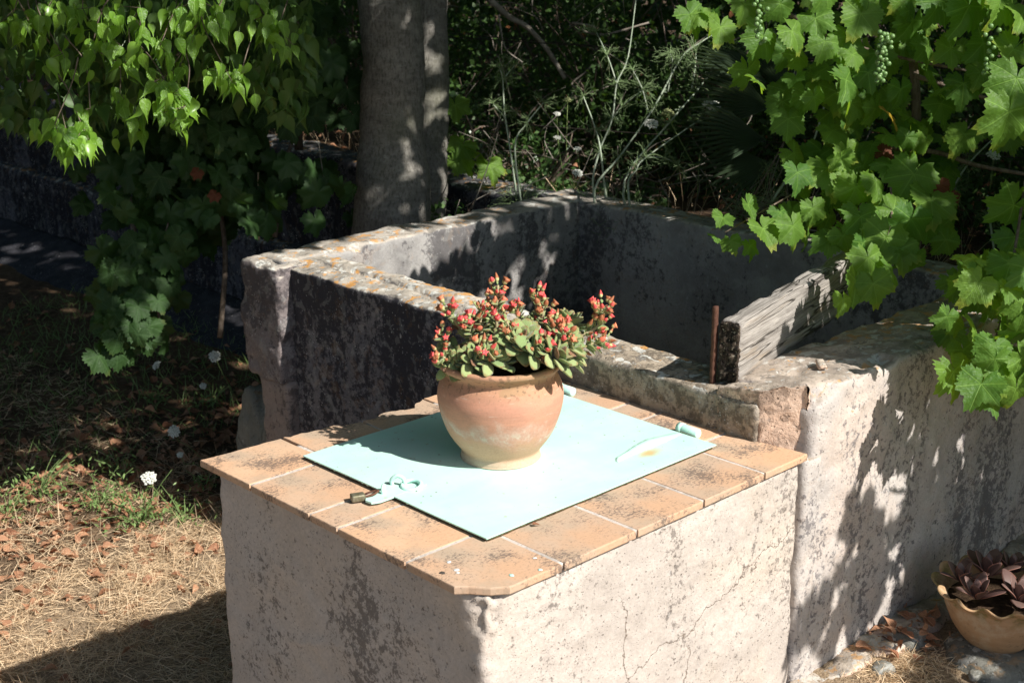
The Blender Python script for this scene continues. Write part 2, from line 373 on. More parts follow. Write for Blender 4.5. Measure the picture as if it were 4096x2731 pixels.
def pot_mat():
    t = NT('weathered_terracotta_pot'); co = t.coord(); z = t.sep(co)[2]; x = t.sep(co)[0]
    c = t.mix(t.step(t.noise(t.map(co, (1, 1, 5)), 14, 4, .6), .35, .65), (.58, .29, .195), (.50, .255, .175))
    n = t.noise(co, 11, 5, .62, .4); n2 = t.noise(t.map(co, (1, 1, .6)), 45, 5, .7)
    # lime bloom in the middle, pale foot
    zz = t.math('ADD', z, t.math('MULTIPLY', t.math('SUBTRACT', n, .5), .16))
    band = t.math('MULTIPLY', t.step(zz, .058, .078), t.step(zz, .088, .112, 1, 0))
    c = t.mix(t.math('MULTIPLY', band, t.step(n2, .3, .6, .2, .75)), c, (.58, .42, .34))
    low = t.step(zz, .052, .078, 1, 0); c = t.mix(t.math('MULTIPLY', low, .7), c, (.55, .35, .225))
    wh = t.math('MULTIPLY', t.step(t.math('ABSOLUTE', t.math('SUBTRACT', zz, .082)), 0, .008, 1, 0), t.step(n2, .45, .58)); c = t.mix(t.math('MULTIPLY', wh, .75), c, (.60, .52, .40))
    foot = t.step(t.math('ADD', z, t.math('MULTIPLY', n, .02)), .018, .034, 1, 0); c = t.mix(t.math('MULTIPLY', foot, .7), c, (.56, .45, .33))
    up = t.step(t.math('ADD', z, t.math('MULTIPLY', n, .03)), .165, .20); c = t.mix(t.math('MULTIPLY', up, .6), c, (.43, .25, .14))
    c = t.mix(t.math('MULTIPLY', t.step(t.math('MULTIPLY', t.noise(t.map(co, (1, 1, 1), (3, 3, 3)), 9, 4, .6), up), .52, .6), .5), c, (.30, .22, .11))
    s = t.math('MULTIPLY', up, t.step(t.noise(co, 120, 2, .5), .56, .64)); c = t.mix(t.math('MULTIPLY', s, .6), c, (.16, .11, .07))
    c = t.mix(t.math('MULTIPLY', t.step(t.voro(co, 40), .04, .07, 1, 0), .6), c, (.7, .65, .55))
    c = t.mix(t.step(t.noise(co, 230, 3, .7), .3, .55, .25, 0), c, (.30, .17, .10)); c = t.mix(t.math('MULTIPLY', t.step(t.noise(t.map(co, (1, 1, 9)), 26, 4, .7), .60, .68), .35), c, (.62, .50, .42))
    h = t.math('ADD', t.math('MULTIPLY', t.noise(t.map(co, (1, 1, 16)), 9, 3, .5), 1.), t.math('MULTIPLY', t.noise(co, 130, 3, .6), .25))
    return t.done(t.bsdf(c, .75, .25, t.bump(h, .3, .002)))
M['pot'] = pot_mat()
def small_pot_mat():
    t = NT('ochre_clay_pot'); co = t.coord()
    c = t.mix(t.step(t.noise(t.map(co, (1, 1, 3)), 10, 4, .6), .35, .65), (.47, .30, .17), (.40, .25, .14))
    z = t.sep(co)[2]; n = t.noise(co, 16, 4, .6)
    c = t.mix(t.math('MULTIPLY', t.step(n, .48, .62), t.step(z, .09, .13, 0, .8)), c, (.16, .14, .05))
    c = t.mix(t.step(t.noise(t.map(co, loc=(3, 3, 3)), 12, 5, .7), .5, .66, 0, .55), c, (.52, .42, .30)); c = t.mix(t.step(t.noise(co, 60, 4, .7), .56, .7, 0, .6), c, (.22, .15, .09))
    return t.done(t.bsdf(c, .85, .2, t.bump(t.noise(t.map(co, (1, 1, 6)), 30, 4, .6), .4, .002)))
M['clay'] = small_pot_mat()
M['soil'] = simple('potting_soil', (.035, .022, .014), (.08, .05, .03), 60, .95, .1, .8, .01)

def wood_mat():
    t = NT('weathered_beam_wood'); co = t.coord(); s = t.map(co, (1.2, 22, 22)); f = t.map(co, (5, 120, 120))
    g = t.noise(s, 2.2, 6, .7, .12); g2 = t.noise(f, 1.6, 4, .7)
    c = t.mix(t.step(g, .35, .65), (.46, .425, .39), (.31, .285, .26)); c = t.mix(t.step(g2, .35, .62, .55, 0), c, (.10, .085, .075))
    c = t.mix(t.step(t.noise(t.map(co, (.4, 3, 3)), 9, 3, .5), .56, .70, 0, .4), c, (.38, .27, .16))
    sp = t.noise(t.map(co, (.7, 9, 13), (2, 2, 2)), 2.0, 3, .5); sm_ = t.step(t.math('ABSOLUTE', t.math('SUBTRACT', sp, .5)), .004, .016, 1, 0); sm_ = t.math('MULTIPLY', sm_, t.step(t.noise(co, 3, 2, .5), .42, .52)); c = t.mix(t.math('MULTIPLY', sm_, .85), c, (.03, .025, .02))
    h = t.math('SUBTRACT', t.math('ADD', g, t.math('MULTIPLY', g2, .7)), sm_)
    return t.done(t.bsdf(c, .85, .2, t.bump(h, .6, .004)))
M['wood'] = wood_mat()
def endwood():
    t = NT('rotten_end_grain'); co = t.coord(); v = t.voro(t.map(co, (30, 1.2, 1)), 60, 'DISTANCE_TO_EDGE'); n = t.noise(co, 70, 5, .7)
    c = t.mix(t.step(n, .4, .6), (.012, .010, .009), (.08, .06, .045)); c = t.mix(t.step(t.noise(co, 150, 2, .6), .62, .7), c, (.30, .26, .2))
    return t.done(t.bsdf(c, .9, .15, t.bump(n, 1., .01)))
M['endwood'] = endwood()
def bark_mat():
    t = NT('grey_smooth_bark'); co = t.coord()
    h1 = t.noise(t.map(co, (1.5, 1.5, 3.4)), 9, 6, .72, .8); h2 = t.noise(t.map(co, (4, 4, 1.3)), 30, 4, .7)
    c = t.mix(t.step(h1, .35, .65), (.26, .245, .22), (.165, .155, .14)); c = t.mix(t.step(h2, .35, .55, .6, 0), c, (.055, .05, .04))
    c = t.mix(t.math('MULTIPLY', t.step(t.noise(t.map(co, (2.5, 2.5, 9)), 8, 5, .65), .62, .68), .6), c, (.32, .32, .30))
    c = t.mix(t.step(t.noise(co, 2, 3, .5), .5, .7, 0, .5), c, (.13, .14, .08))
    return t.done(t.bsdf(c, .9, .2, t.bump(t.math('ADD', h1, t.math('MULTIPLY', h2, .5)), .6, .008)))
M['bark'] = bark_mat()
M['twig'] = simple('twig_bark', (.10, .075, .055), (.19, .15, .12), 30, .9, .2, .4, .003, stretch=(3, 3, 1))
M['palewood'] = simple('sunbleached_twig', (.30, .27, .23), (.20, .17, .14), 25, .9, .2)

def leaf_mat(name, c1, c2, tr, trans=.35, rough=.45, veins='none', spec=.4, dead=None, dead_amt=0., bump=.4):
    t = NT(name); r = t.rnd(); co = t.coord()
    c = t.mix(r, c1, c2)
    luv = t.n('Attribute', attribute_name='luv').outputs['Vector']
    nrm = None
    if veins != 'none':
        s = t.sep(luv); x, y = s[0], s[1]
        ax = t.math('ABSOLUTE', x); vm = None
        def line(deg, w, wy=1.0):
            ca, sa = math.cos(math.radians(deg)), math.sin(math.radians(deg))
            # distance across the direction (sin, cos)
            dd = t.math('ABSOLUTE', t.math('SUBTRACT', t.math('MULTIPLY', ax, ca), t.math('MULTIPLY', y, sa)))
            al = t.math('ADD', t.math('MULTIPLY', ax, sa), t.math('MULTIPLY', y, ca))
            return t.math('MULTIPLY', t.step(dd, w * .4, w, 1, 0), t.step(al, -.02, .03))
        for dg in ((0, 52, 108) if veins == 'palmate' else (0,)):
            l = line(dg, .022); vm = l if vm is None else t.math('MAXIMUM', vm, l)
        side = t.math('FRACT', t.math('MULTIPLY', t.math('SUBTRACT', y, t.math('MULTIPLY', ax, .75)), 7.))
        sv = t.math('MULTIPLY', t.step(t.math('ABSOLUTE', t.math('SUBTRACT', side, .5)), .0, .10, 1, 0), .45)
        vm = t.math('MAXIMUM', vm, sv)
        c = t.mix(t.math('MULTIPLY', vm, .45), c, tuple(min(1, v * 2.2 + .03) for v in c2))
        nrm = t.bump(t.math('ADD', t.math('MULTIPLY', vm, -.6), t.noise(luv, 7, 3, .5)), bump, .01)
    c = t.mix(t.step(t.noise(luv, 3.5, 4, .6), .45, .75, 0, .35), c, tuple(v * .6 for v in c1))
    if veins == 'palmate':
        rr = t.n('VectorMath', operation='LENGTH'); t.link(luv, rr.inputs[0]); ov = t.n('VectorMath', operation='ADD'); t.link(luv, ov.inputs[0]); cb = t.n('CombineXYZ'); t.link(t.math('MULTIPLY', r, 37.), cb.inputs[0]); t.link(cb.outputs[0], ov.inputs[1])
        ns = t.noise(ov.outputs[0], 3.2, 4, .65); e_ = t.math('MULTIPLY', t.step(t.math('ADD', rr.outputs['Value'], t.math('MULTIPLY', ns, .5)), .98, 1.22), t.step(r, .45, .8))
        c = t.mix(t.math('MULTIPLY', e_, .8), c, tuple(min(1, v) for v in (c2[0] * 1.9, c2[1] * 1.15, c2[2]))); c = t.mix(t.math('MULTIPLY', t.step(t.noise(ov.outputs[0], 7, 3, .6), .69, .74), .8), c, (.16, .08, .03))
    if dead: c = t.mix(t.step(r, 1 - dead_amt, 1 - dead_amt + .01), c, dead)
    b = t.bsdf(c, rough, spec, nrm)
    tb = t.n('BsdfTranslucent'); t.put(tb.inputs[0], t.mix(t.step(r, .999, 1.) if not dead else t.step(r, 1 - dead_amt, 1 - dead_amt + .01), tr, dead or tr))
    ms = t.n('MixShader'); ms.inputs[0].default_value = trans; t.link(b.outputs[0], ms.inputs[1]); t.link(tb.outputs[0], ms.inputs[2])
    return t.done(ms)
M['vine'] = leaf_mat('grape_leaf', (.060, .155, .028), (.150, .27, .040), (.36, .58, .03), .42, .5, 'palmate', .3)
M['vine_old'] = leaf_mat('dark_grape_leaf', (.024, .058, .016), (.038, .085, .022), (.08, .18, .02), .3, .55, 'palmate', .3)  # grape leaf darkened in colour to stand for the deep shade at left
M['vine_yellow'] = leaf_mat('yellowing_leaf', (.42, .30, .05), (.45, .26, .04), (.6, .4, .05), .4, .55, 'palmate')
M['vine_dead'] = leaf_mat('dead_vine_leaf', (.15, .045, .018), (.11, .04, .02), (.3, .06, .02), .3, .7, 'palmate')
M['treeleaf'] = leaf_mat('hanging_tree_leaf', (.095, .215, .022), (.19, .35, .040), (.34, .60, .03), .38, .32, 'mid', .5)
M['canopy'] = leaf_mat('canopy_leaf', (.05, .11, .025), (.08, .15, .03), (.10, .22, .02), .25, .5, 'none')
M['shrub'] = leaf_mat('evergreen_scrub_leaf', (.035, .075, .020), (.065, .125, .032), (.10, .20, .02), .25, .45, 'none', .3, dead=(.20, .08, .03), dead_amt=.015)
M['mastic'] = leaf_mat('mastic_leaf', (.045, .10, .03), (.08, .15, .04), (.10, .2, .03), .2, .35, 'none', .5)
M['palm'] = leaf_mat('dwarf_palm_leaf', (.05, .08, .045), (.08, .12, .065), (.1, .15, .05), .15, .45, 'none', .4)
M['fennel'] = simple('fennel_stem', (.32, .40, .29), (.42, .48, .37), 30, .6, .3)
M['fennel_leaf'] = simple('fennel_thread', (.17, .25, .11), (.22, .31, .14), 30, .7, .3)
M['stalk'] = simple('green_stalk', (.15, .22, .07), (.20, .26, .09), 30, .7, .3)
M['umbel'] = simple('white_umbel', (.70, .70, .64), (.55, .57, .50), 200, .8, .2)
M['seedhead'] = simple('green_seed_head', (.24, .28, .12), (.32, .34, .17), 200, .8, .2)
M['straw'] = leaf_mat('dry_straw', (.80, .63, .42), (.62, .44, .27), (.5, .35, .18), .2, .6, 'none', .3)
M['weed'] = leaf_mat('green_weed', (.16, .27, .08), (.25, .36, .13), (.2, .32, .06), .25, .5, 'none', .3)
M['litter'] = leaf_mat('fallen_brown_leaf', (.26, .11, .06), (.48, .26, .15), (.4, .15, .05), .15, .6, 'mid', .3)
M['grape'] = leaf_mat('green_grape', (.15, .28, .09), (.20, .33, .12), (.3, .45, .15), .2, .3, 'none', .5)
M['wire'] = simple('dark_wire', (.02, .018, .016), (.05, .04, .03), 30, .7)
def ground_mat(name, a, b, c3):
    t = NT(name); co = t.coord(); n = t.noise(co, 2.5, 6, .6); n2 = t.noise(co, 30, 6, .7)
    c = t.mix(t.step(n, .4, .6), a, b); c = t.mix(t.step(n2, .45, .65), c, c3)
    gp = t.sep(t.n('NewGeometry').outputs['Position']); yy = t.math('ADD', gp[1], t.math('MULTIPLY', t.math('SUBTRACT', n, .5), 1.2))
    fb = t.noise(t.map(co, (1, 1.4, 1)), 90, 4, .75)
    if name == 'dry_soil': c = t.mix(t.math('MULTIPLY', t.step(yy, 1.9, 2.5, 1, 0), t.step(fb, .3, .6, .3, 1)), c, (.40, .30, .20))
    p = t.voro(co, 70); c = t.mix(t.math('MULTIPLY', t.step(p, .12, .2, 1, 0), t.step(n2, .4, .6)), c, (.30, .25, .2))
    return t.done(t.bsdf(c, .95, .1, t.bump(t.math('ADD', n2, t.noise(co, 120, 4, .7)), .8, .012)))
M['soilbed'] = ground_mat('leafy_soil', (.10, .065, .04), (.06, .04, .028), (.15, .10, .06))
M['ground'] = ground_mat('dry_soil', (.13, .083, .05), (.08, .05, .033), (.20, .13, .08))

def succ_mat():
    t = NT('velvet_succulent_leaf'); r = t.rnd(); luv = t.n('Attribute', attribute_name='luv').outputs['Vector']; s = t.sep(luv)
    c = t.mix(r, (.20, .29, .11), (.33, .39, .17))
    e = t.math('MAXIMUM', t.step(s[1], .86, .99), t.math('MULTIPLY', t.step(s[0], .80, .98), t.step(s[1], .35, .8)))
    c = t.mix(t.math('MULTIPLY', e, t.step(t.noise(luv, 9, 3, .6), .35, .6, .1, .9)), c, (.24, .085, .035))
    c = t.mix(t.step(r, .90, .91), c, (.20, .10, .055)); c = t.mix(t.step(t.noise(luv, 14, 4, .7), .52, .66, 0, .25), c, (.42, .45, .27))
    b = t.bsdf(c, .8, .2, t.bump(t.noise(luv, 22, 3, .6), .3, .01)); b.inputs['Sheen Weight'].default_value = .3; b.inputs['Sheen Roughness'].default_value = .4
    b.inputs['Subsurface Weight'].default_value = .15; b.inputs['Subsurface Radius'].default_value = (.004, .006, .002); b.inputs['Subsurface Scale'].default_value = .5
    return t.done(b)
M['succ'] = succ_mat()
def bud_mat():
    t = NT('red_orange_bud'); r = t.rnd(); luv = t.n('Attribute', attribute_name='luv').outputs['Vector']; s = t.sep(luv)
    tip = t.mix(t.step(r, .3, .6), (.70, .09, .09), (.74, .24, .12)); tip = t.mix(t.step(r, .62, .66), tip, (.36, .13, .06))
    c = t.mix(t.step(s[1], .28, .48), (.44, .44, .20), tip)
    return t.done(t.bsdf(c, .5, .3))
M['bud'] = bud_mat()
def dark_succ():
    t = NT('purple_succulent_leaf'); r = t.rnd(); luv = t.n('Attribute', attribute_name='luv').outputs['Vector']; s = t.sep(luv)
    c = t.mix(r, (.10, .055, .05), (.16, .10, .085)); c = t.mix(t.step(s[0], .84, .98), c, (.40, .17, .12))
    return t.done(t.bsdf(c, .45, .4))
M['darksucc'] = dark_succ()

# ------------------------------------------------------------------ ground and terrace
def gh(x, y):
    """height of the lower ground"""
    t = np.clip((y - .15) / .9, 0, 1); t = t * t * (3 - 2 * t)
    h = -.58 - .22 * t
    P = np.stack([x, y, x * 0], -1).reshape(-1, 3)
    b = (.02 * pnoise(P, 1.3) + .010 * pnoise(P, 5., 9) + .004 * pnoise(P, 18, 4)).reshape(np.shape(x))
    return h + b
def ground_sheet():
    xs = np.concatenate([[-200, -60, -20, -8, -4, -2], np.arange(-1.2, 2.25, .03), [2.3]])
    ys = np.concatenate([[-200, -60, -20, -8, -4, -2], np.arange(-1.2, 7.5, .03), [8, 10, 15, 30, 70, 200]])
    X, Y = np.meshgrid(xs, ys, indexing='ij'); Z = gh(X, Y)
    V = np.stack([X, Y, Z], -1).reshape(-1, 3); w = len(ys)
    i = (np.arange(len(xs) - 1)[:, None] * w + np.arange(w - 1)[None]).ravel()
    o = link('ground', mesh('ground', V, np.stack([i, i + w, i + w + 1, i + 1], 1)), None, M['ground']); tag(o, kind='structure')
    o['label'] = 'dry earth ground in front of the masonry tank'
    # terrace behind the tank
    xs = np.concatenate([[2.24], np.arange(2.3, 6, .06), [7, 9, 14, 30, 80, 200]]); ys = np.concatenate([[-200, -60, -20, -8, -5], np.arange(-3, 9, .06), [10, 13, 20, 40, 90, 200]])
    X, Y = np.meshgrid(xs, ys, indexing='ij'); P = np.stack([X, Y, X * 0], -1).reshape(-1, 3)
    Z = (-.04 + .05 * np.clip((X.ravel() - 2.4) / 2.5, 0, 1) + .03 * pnoise(P, 1.2, 3) + .012 * pnoise(P, 7, 1)); Z = np.where(P[:, 0] < 2.3, -.08, Z)
    V = np.concatenate([P[:, :2], Z[:, None]], 1); w = len(ys)
    i = (np.arange(len(xs) - 1)[:, None] * w + np.arange(w - 1)[None]).ravel()
    o = link('raised_terrain', mesh('raised_terrain', V, np.stack([i, i + w, i + w + 1, i + 1], 1)), None, M['soilbed']); tag(o, kind='structure')
ground_sheet()

# ------------------------------------------------------------------ masonry tank
T = (0, 0, 0)
tank = thing('masonry_tank', 'long open masonry water tank with lichen-crusted rims behind the tiled counter', 'water tank', (1.55, 1.0, -.8))
def wallpart(name, VF, mat, parent=tank, label=None):
    V, F = VF; o = link(name, mesh(name, V - np.array(parent.location), F), parent, mat)
    if label: o['label'] = label
    return o
def front_warp(P, N):
    x, y, z = P.T
    top = z > -.02
    # face leans slightly: nearer at the far end
    P = P.copy()
    P[:, 0] += np.where(N[:, 0] < -.3, -.028 * np.clip((y - .7) / 1.1, 0, 1), 0) * 1.
    # top lip: sagging and ragged towards the block
    lip = np.clip((.985 - P[:, 0]) / .1, 0, 1) * np.clip((z + .02) / .1, 0, 1)
    P[:, 2] -= lip * (.012 + .012 * fbm(P * [.2, 1, 0], 7, 3, 4))
    # long crack on the top
    cy = [(1.76, .985), (1.62, .995), (1.45, 1.0), (1.25, .985), (1.1, .96), (.95, .95)]
    cx = np.interp(P[:, 1], [c[0] for c in cy][::-1], [c[1] for c in cy][::-1]) + .008 * pnoise(P * [0, 1, 0], 30)
    d = np.abs(P[:, 0] - cx); on = (P[:, 1] > .95) & (P[:, 1] < 1.78) & (z > .06)
    P[:, 2] -= np.where(on, .020 * np.exp(-(d / .007) ** 2), 0)
    P[:, 2] += np.where(on & (P[:, 0] > cx), .005, 0)
    cx2 = 1.02 + .02 * pnoise(P * [0, 1, 0], 14); on2 = (P[:, 1] > .42) & (P[:, 1] < .66) & (z > .06)
    P[:, 2] -= np.where(on2, .014 * np.exp(-((P[:, 0] - cx2) / .006) ** 2), 0)
    # vertical crack near the right-hand corner
    yc = .232 + .01 * pnoise(P * [0, 0, 1], 22); P[:, 0] += np.where(N[:, 0] < -.3, .012 * np.exp(-((P[:, 1] - yc) / .004) ** 2), 0)
    return P
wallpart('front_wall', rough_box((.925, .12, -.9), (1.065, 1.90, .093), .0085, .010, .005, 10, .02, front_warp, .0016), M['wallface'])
wallpart('left_wall', rough_box((.90, 1.842, -.9), (2.2, 1.985, .100), .011, .014, .006, 8, .03, None, .0016, 3.), M['inner'])
wallpart('back_wall', rough_box((2.19, .0, -.9), (2.335, 2.02, .098), .012, .014, .006, 8, .03, None, .0016, 6.), M['inner'])
def right_warp(P, N):
    P = P.copy(); z = P[:, 2]
    t = np.clip((.30 - P[:, 1]) / .3, 0, 1) * np.clip((z + .05) / .15, 0, 1)
    P[:, 2] += t * .038 - .0
    P[:, 2] -= np.where(z > .05, .02 * np.clip(fbm(P, 9, 3, 41) - .35, 0, 1) * 1.5, 0)
    return P
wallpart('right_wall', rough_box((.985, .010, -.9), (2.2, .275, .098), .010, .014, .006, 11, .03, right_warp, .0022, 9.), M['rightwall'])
def corner_warp(P, N):
    P = P.copy(); P = P + N * (.005 * fbm(P, 30, 4, 77))[:, None]
    cc = .932 + np.clip(.118 - P[:, 1], 0, 1) * .78 + .003 * fbm(P, 40, 3, 5); P[:, 0] = np.maximum(P[:, 0], np.minimum(cc, .990)); P[:, 2] += np.clip((.26 - P[:, 1]) / .25, 0, 1) * np.clip((P[:, 2] + .05) / .15, 0, 1) * .036
    return P
wallpart('corner_stone', rough_box((.931, .034, -.03), (.996, .236, .100), .005, .007, .003, 16, .02, corner_warp, .002, 13.), M['cornerstone'], label='orange rough corner stone beside the tiles')
wallpart('corner_pier', rough_box((.957, .006, -.9), (1.02, .2, -.02), .011, .010, .003, 14, .01, None, .002, 15.), M['rightwall'])
def block_warp(P, N):
    P = P + N * (.006 * fbm(P, 9, 4, 57))[:, None]
    return P
wallpart('end_block', rough_box((.845, 1.795, -.275), (1.02, 1.995, .092), .008, .018, .007, 9, .03, block_warp, .002, 21.), M['block'], label='thicker end block at the far corner')
wallpart('end_pier', rough_box((.862, 1.79, -.9), (1.02, 1.945, -.268), .012, .014, .006, 9, .03, None, .002, 25.), M['pier'])
V, F = grid_box((1.06, .27, -.62), (2.2, 1.85, -.56), .1); wallpart('tank_floor', (V, F), M['soil'])

# ledge of rendered footing under the right wall, with loose rocks
foot = thing('wall_footing', 'crumbling orange footing ledge at the foot of the pale tank wall', 'footing', (1.3, -.03, -.58))
V, F = rough_box((.93, -.065, -.72), (2.1, .03, -.555), .012, .03, .02, 6, .03, None, .003, 31.)
link('footing', mesh('footing', V - np.array(foot.location), F), foot, M['cornerstone'])

# ------------------------------------------------------------------ plastered counter with tiles
counter = thing('plastered_counter', 'rough plastered masonry cistern base topped with terracotta tiles', 'masonry counter', (.48, .43, -.8))
def counter_warp(P, N):
    P = P.copy(); z = P[:, 2]
    d = np.hypot(P[:, 0] - .02, P[:, 1] - .012)
    # crumbled front corner just under the tiles
    k = np.clip(1 - d / .055, 0, 1) * np.clip((z + .15) / .12, 0, 1)
    P[:, 0] += k * .018; P[:, 1] += k * .012; P += N * (k * .016 * fbm(P, 45, 3, 3))[:, None]
    # trowelled ridge on the shaded face
    yc = .62 - (z + .30) * -1.4
    r = np.exp(-((z + .30 + .35 * (P[:, 1] - .52)) / .012) ** 2) * np.clip(1 - np.abs(P[:, 1] - .52) / .13, 0, 1)
    P[:, 0] -= np.where(N[:, 0] < -.5, r * .006, 0)
    # hairline crack on the lit face
    xc = .40 + .02 * pnoise(P * [0, 0, 1], 9); c = np.exp(-((P[:, 0] - xc) / .0035) ** 2) * (z > -.62) * (z < -.14)
    P[:, 1] += np.where(N[:, 1] < -.5, c * .004, 0)
    P[:, 2] -= np.where((P[:, 1] > .79) & (P[:, 0] > .2) & (z > -.1), .03, 0)
    return P
V, F = rough_box((.020, .012, -.9), (.953, .848, -.0155), .0075, .014, .0045, 7, .006, counter_warp, .0013, 51.)
link('body', mesh('body', V - np.array(counter.location), F), counter, M['plaster'])
# mortar bed
V, F = rough_box((.004, .004, -.0145), (.935, .805, -.0016), .01, .001, .0004, 9, 0, fine=.0003)
k_ = np.clip(.074 - (V[:, 0] + V[:, 1]), 0, 1) * .55; V[:, 0] += k_; V[:, 1] += k_
link('mortar_bed', mesh('mortar_bed', V - np.array(counter.location), F), counter, M['mortar'])
G = .0036
def poly_tile(pts, mortar_edges=True, wob=.0015, rag=None):
    """a tile as a prism over a polygon (world XY), slightly worn"""
    pts = [Vector((p[0], p[1])) for p in pts]; out = []
    for i, p in enumerate(pts):
        q = pts[(i + 1) % len(pts)]; n = max(2, int((q - p).length / .010)); d = (q - p); nn = Vector((d.y, -d.x)).normalized()
        for k in range(n):
            s = p + d * (k / n); a = wob * .6 * pnoise(np.array([[s.x, s.y, 0]]), 60)[0]
            if rag and i in rag: a += rag[i] * fbm(np.array([[s.x, s.y, 3]]), 16, 4)[0] - (rag[i] * .3)
            out.append(s + nn * (a if 0 < k else a * .4))
    c = sum(out, Vector((0, 0))) / len(out)
    dz = .0007 * R.uniform(-1, 1); tx, ty = R.uniform(-.004, .004), R.uniform(-.004, .004)
    V = []; F = []; n = len(out)
    def ring(ins, z):
        for s in out:
            d = (c - s); s2 = s + d.normalized() * ins
            V.append((s2.x, s2.y, z + dz + (s2.x - c.x) * tx * .5 + (s2.y - c.y) * ty * .5))
    ring(.0008, -.0152); ring(0, -.0135); ring(0, -.0030); ring(.0007, -.0008); ring(.0020, 0.)
    for j in range(4):
        for k in range(n):
            k2 = (k + 1) % n; F.append([j * n + k, j * n + k2, (j + 1) * n + k2, (j + 1) * n + k])
    V.append((c.x, c.y, dz)); 
    for k in range(n): F.append([4 * n + k, 4 * n + (k + 1) % n, 5 * n])
    return V, F
def add_tile(pts, rag=None, label=None):
    V, F = poly_tile(pts, rag=rag); ctr = np.array(V).mean(0)
    o = link('tile', mesh('tile', np.array(V) - ctr, F, False), counter, M['tile'], Vector(ctr) - counter.location)
    if label: o['label'] = label
    return o
def rect(x0, y0, x1, y1, o=(0, 0, 0, 0)):      # gaps on inner sides only
    return [(x0 + o[0], y0 + o[1]), (x1 - o[2], y0 + o[1]), (x1 - o[2], y1 - o[3]), (x0 + o[0], y1 - o[3])]
# front corner tile with its corner broken off
add_tile([(.069, .002), (.2 - G, 0), (.2 - G, .2 - G), (0, .2 - G), (0, .069), (.018, .052), (.042, .022)], rag={5: .003, 6: .003, 4: .003}, label='corner tile with its front corner broken off')
for k in (1, 2, 3): add_tile(rect(.2 * k, 0, .2 * (k + 1), .2, (G, 0, G, G)))
add_tile([(.8 + G, .0), (.952, .0), (.952, .012), (.940, .1), (.938, .2 - G), (.8 + G, .2 - G)])
add_tile(rect(0, .2, .2, .4, (0, G, G, G))); add_tile(rect(0, .4, .2, .489, (0, G, G, G))); add_tile(rect(0, .489, .2, .689, (0, G, G, G)))
add_tile([(0, .689 + G), (.2 - G, .689 + G), (.2 - G, .862), (.11, .868), (0, .876)], rag={2: .004, 3: .004})
add_tile([(.2 + G, .689 + G), (.39 - G, .689 + G), (.39 - G, .822), (.33, .846), (.2 + G, .862)], rag={2: .012, 3: .012}, label='rear tile with a chipped ragged edge')
add_tile([(.39 + G, .689 + G), (.59 - G, .689 + G), (.59 - G, .842), (.52, .812), (.45, .83), (.39 + G, .82)], rag={2: .014, 3: .014, 4: .012}, label='rear tile broken away along its back edge')
add_tile([(.59 + G, .689 + G), (.80, .689 + G), (.80, .84), (.59 + G, .842)], rag={2: .006})
for y0, y1 in ((.2, .385), (.385, .48), (.48, .67)):
    add_tile([(.81 + G, y0 + G), (.936, y0 + G), (.934, y1 - G), (.81 + G, y1 - G)])
add_tile([(.81, .67 + G), (.934, .67 + G), (.932, .85), (.81, .85)], rag={2: .004})
# interior under the hatch (dark bed)
V, F = grid_box((.205, .205, -.0034), (.80, .684, -.0006), .2)
link('hatch_frame_bed', mesh('bed', V - np.array(counter.location), F, False), counter, M['chips'])

# paint drips on the corner tile
def splat(px, py, r, mat):
    p = on_z(px, py, .0012); n = 9
    V = [(p.x + r * (1 + .3 * R.uniform(-1, 1)) * math.cos(2 * math.pi * k / n), p.y + r * (1 + .3 * R.uniform(-1, 1)) * math.sin(2 * math.pi * k / n), .0004) for k in range(n)]
    V += [(v[0] * .8 + p.x * .2, v[1] * .8 + p.y * .2, .0013) for v in V]; m = MB()
    m.add(V, [[k, (k + 1) % n, n + (k + 1) % n, n + k] for k in range(n)] + [[n + k for k in range(n)]]); return m.build('paint_drip', counter, mat)
M['drip'] = simple('dried_paint', (.70, .70, .68), (.62, .64, .62), 80, .6); M['tar'] = simple('dark_spot', (.05, .045, .04), (.07, .06, .05), 80, .8)
for a in ((1795, 2245, .0045), (1827, 2277, .0050), (1832, 2288, .0035), (2139, 2229, .0035)): splat(*a, M['drip'])
splat(1767, 2288, .006, M['tar']); splat(2046, 2298, .005, M['mint']); splat(2160, 2276, .004, M['mint'])

# ------------------------------------------------------------------ mint hatch
hatch = thing('steel_hatch', 'mint green painted steel hatch lying over the tiled cistern top', 'hatch', (.159, .157, .003))
HX0, HY0, HX1, HY1 = .159, .157, .838, .727
def hatch_panel():
    nx, ny = 60, 50; V = []; F = []
    for j, z0 in enumerate((.0075, .0052)):
        for a in range(nx + 1):
            for b in range(ny + 1):
                u, v = a / nx, b / ny; x = HX0 + (HX1 - HX0) * u; y = HY0 + (HY1 - HY0) * v
                z = z0 + .0018 * pnoise(np.array([[x, y, 0]]), 4)[0] * (1 if j == 0 else 1) + .0012 * (1 - u)
                V.append((x, y, z))
    w = ny + 1; n1 = (nx + 1) * w
    for a in range(nx):
        for b in range(ny):
            i = a * w + b; F.append([i, i + w, i + w + 1, i + 1]); F.append([n1 + i, n1 + i + 1, n1 + i + w + 1, n1 + i + w])
    edge = [a * w for a in range(nx + 1)] + [nx * w + b for b in range(1, w)] + [a * w + ny for a in range(nx - 1, -1, -1)] + [b for b in range(ny - 1, 0, -1)]
    for i in range(len(edge)):
        p, q = edge[i], edge[(i + 1) % len(edge)]; F.append([p, n1 + p, n1 + q, q])
    m = MB().add(V, F); return m.build('panel', hatch, M['mint'], smooth=False)
hp = hatch_panel()
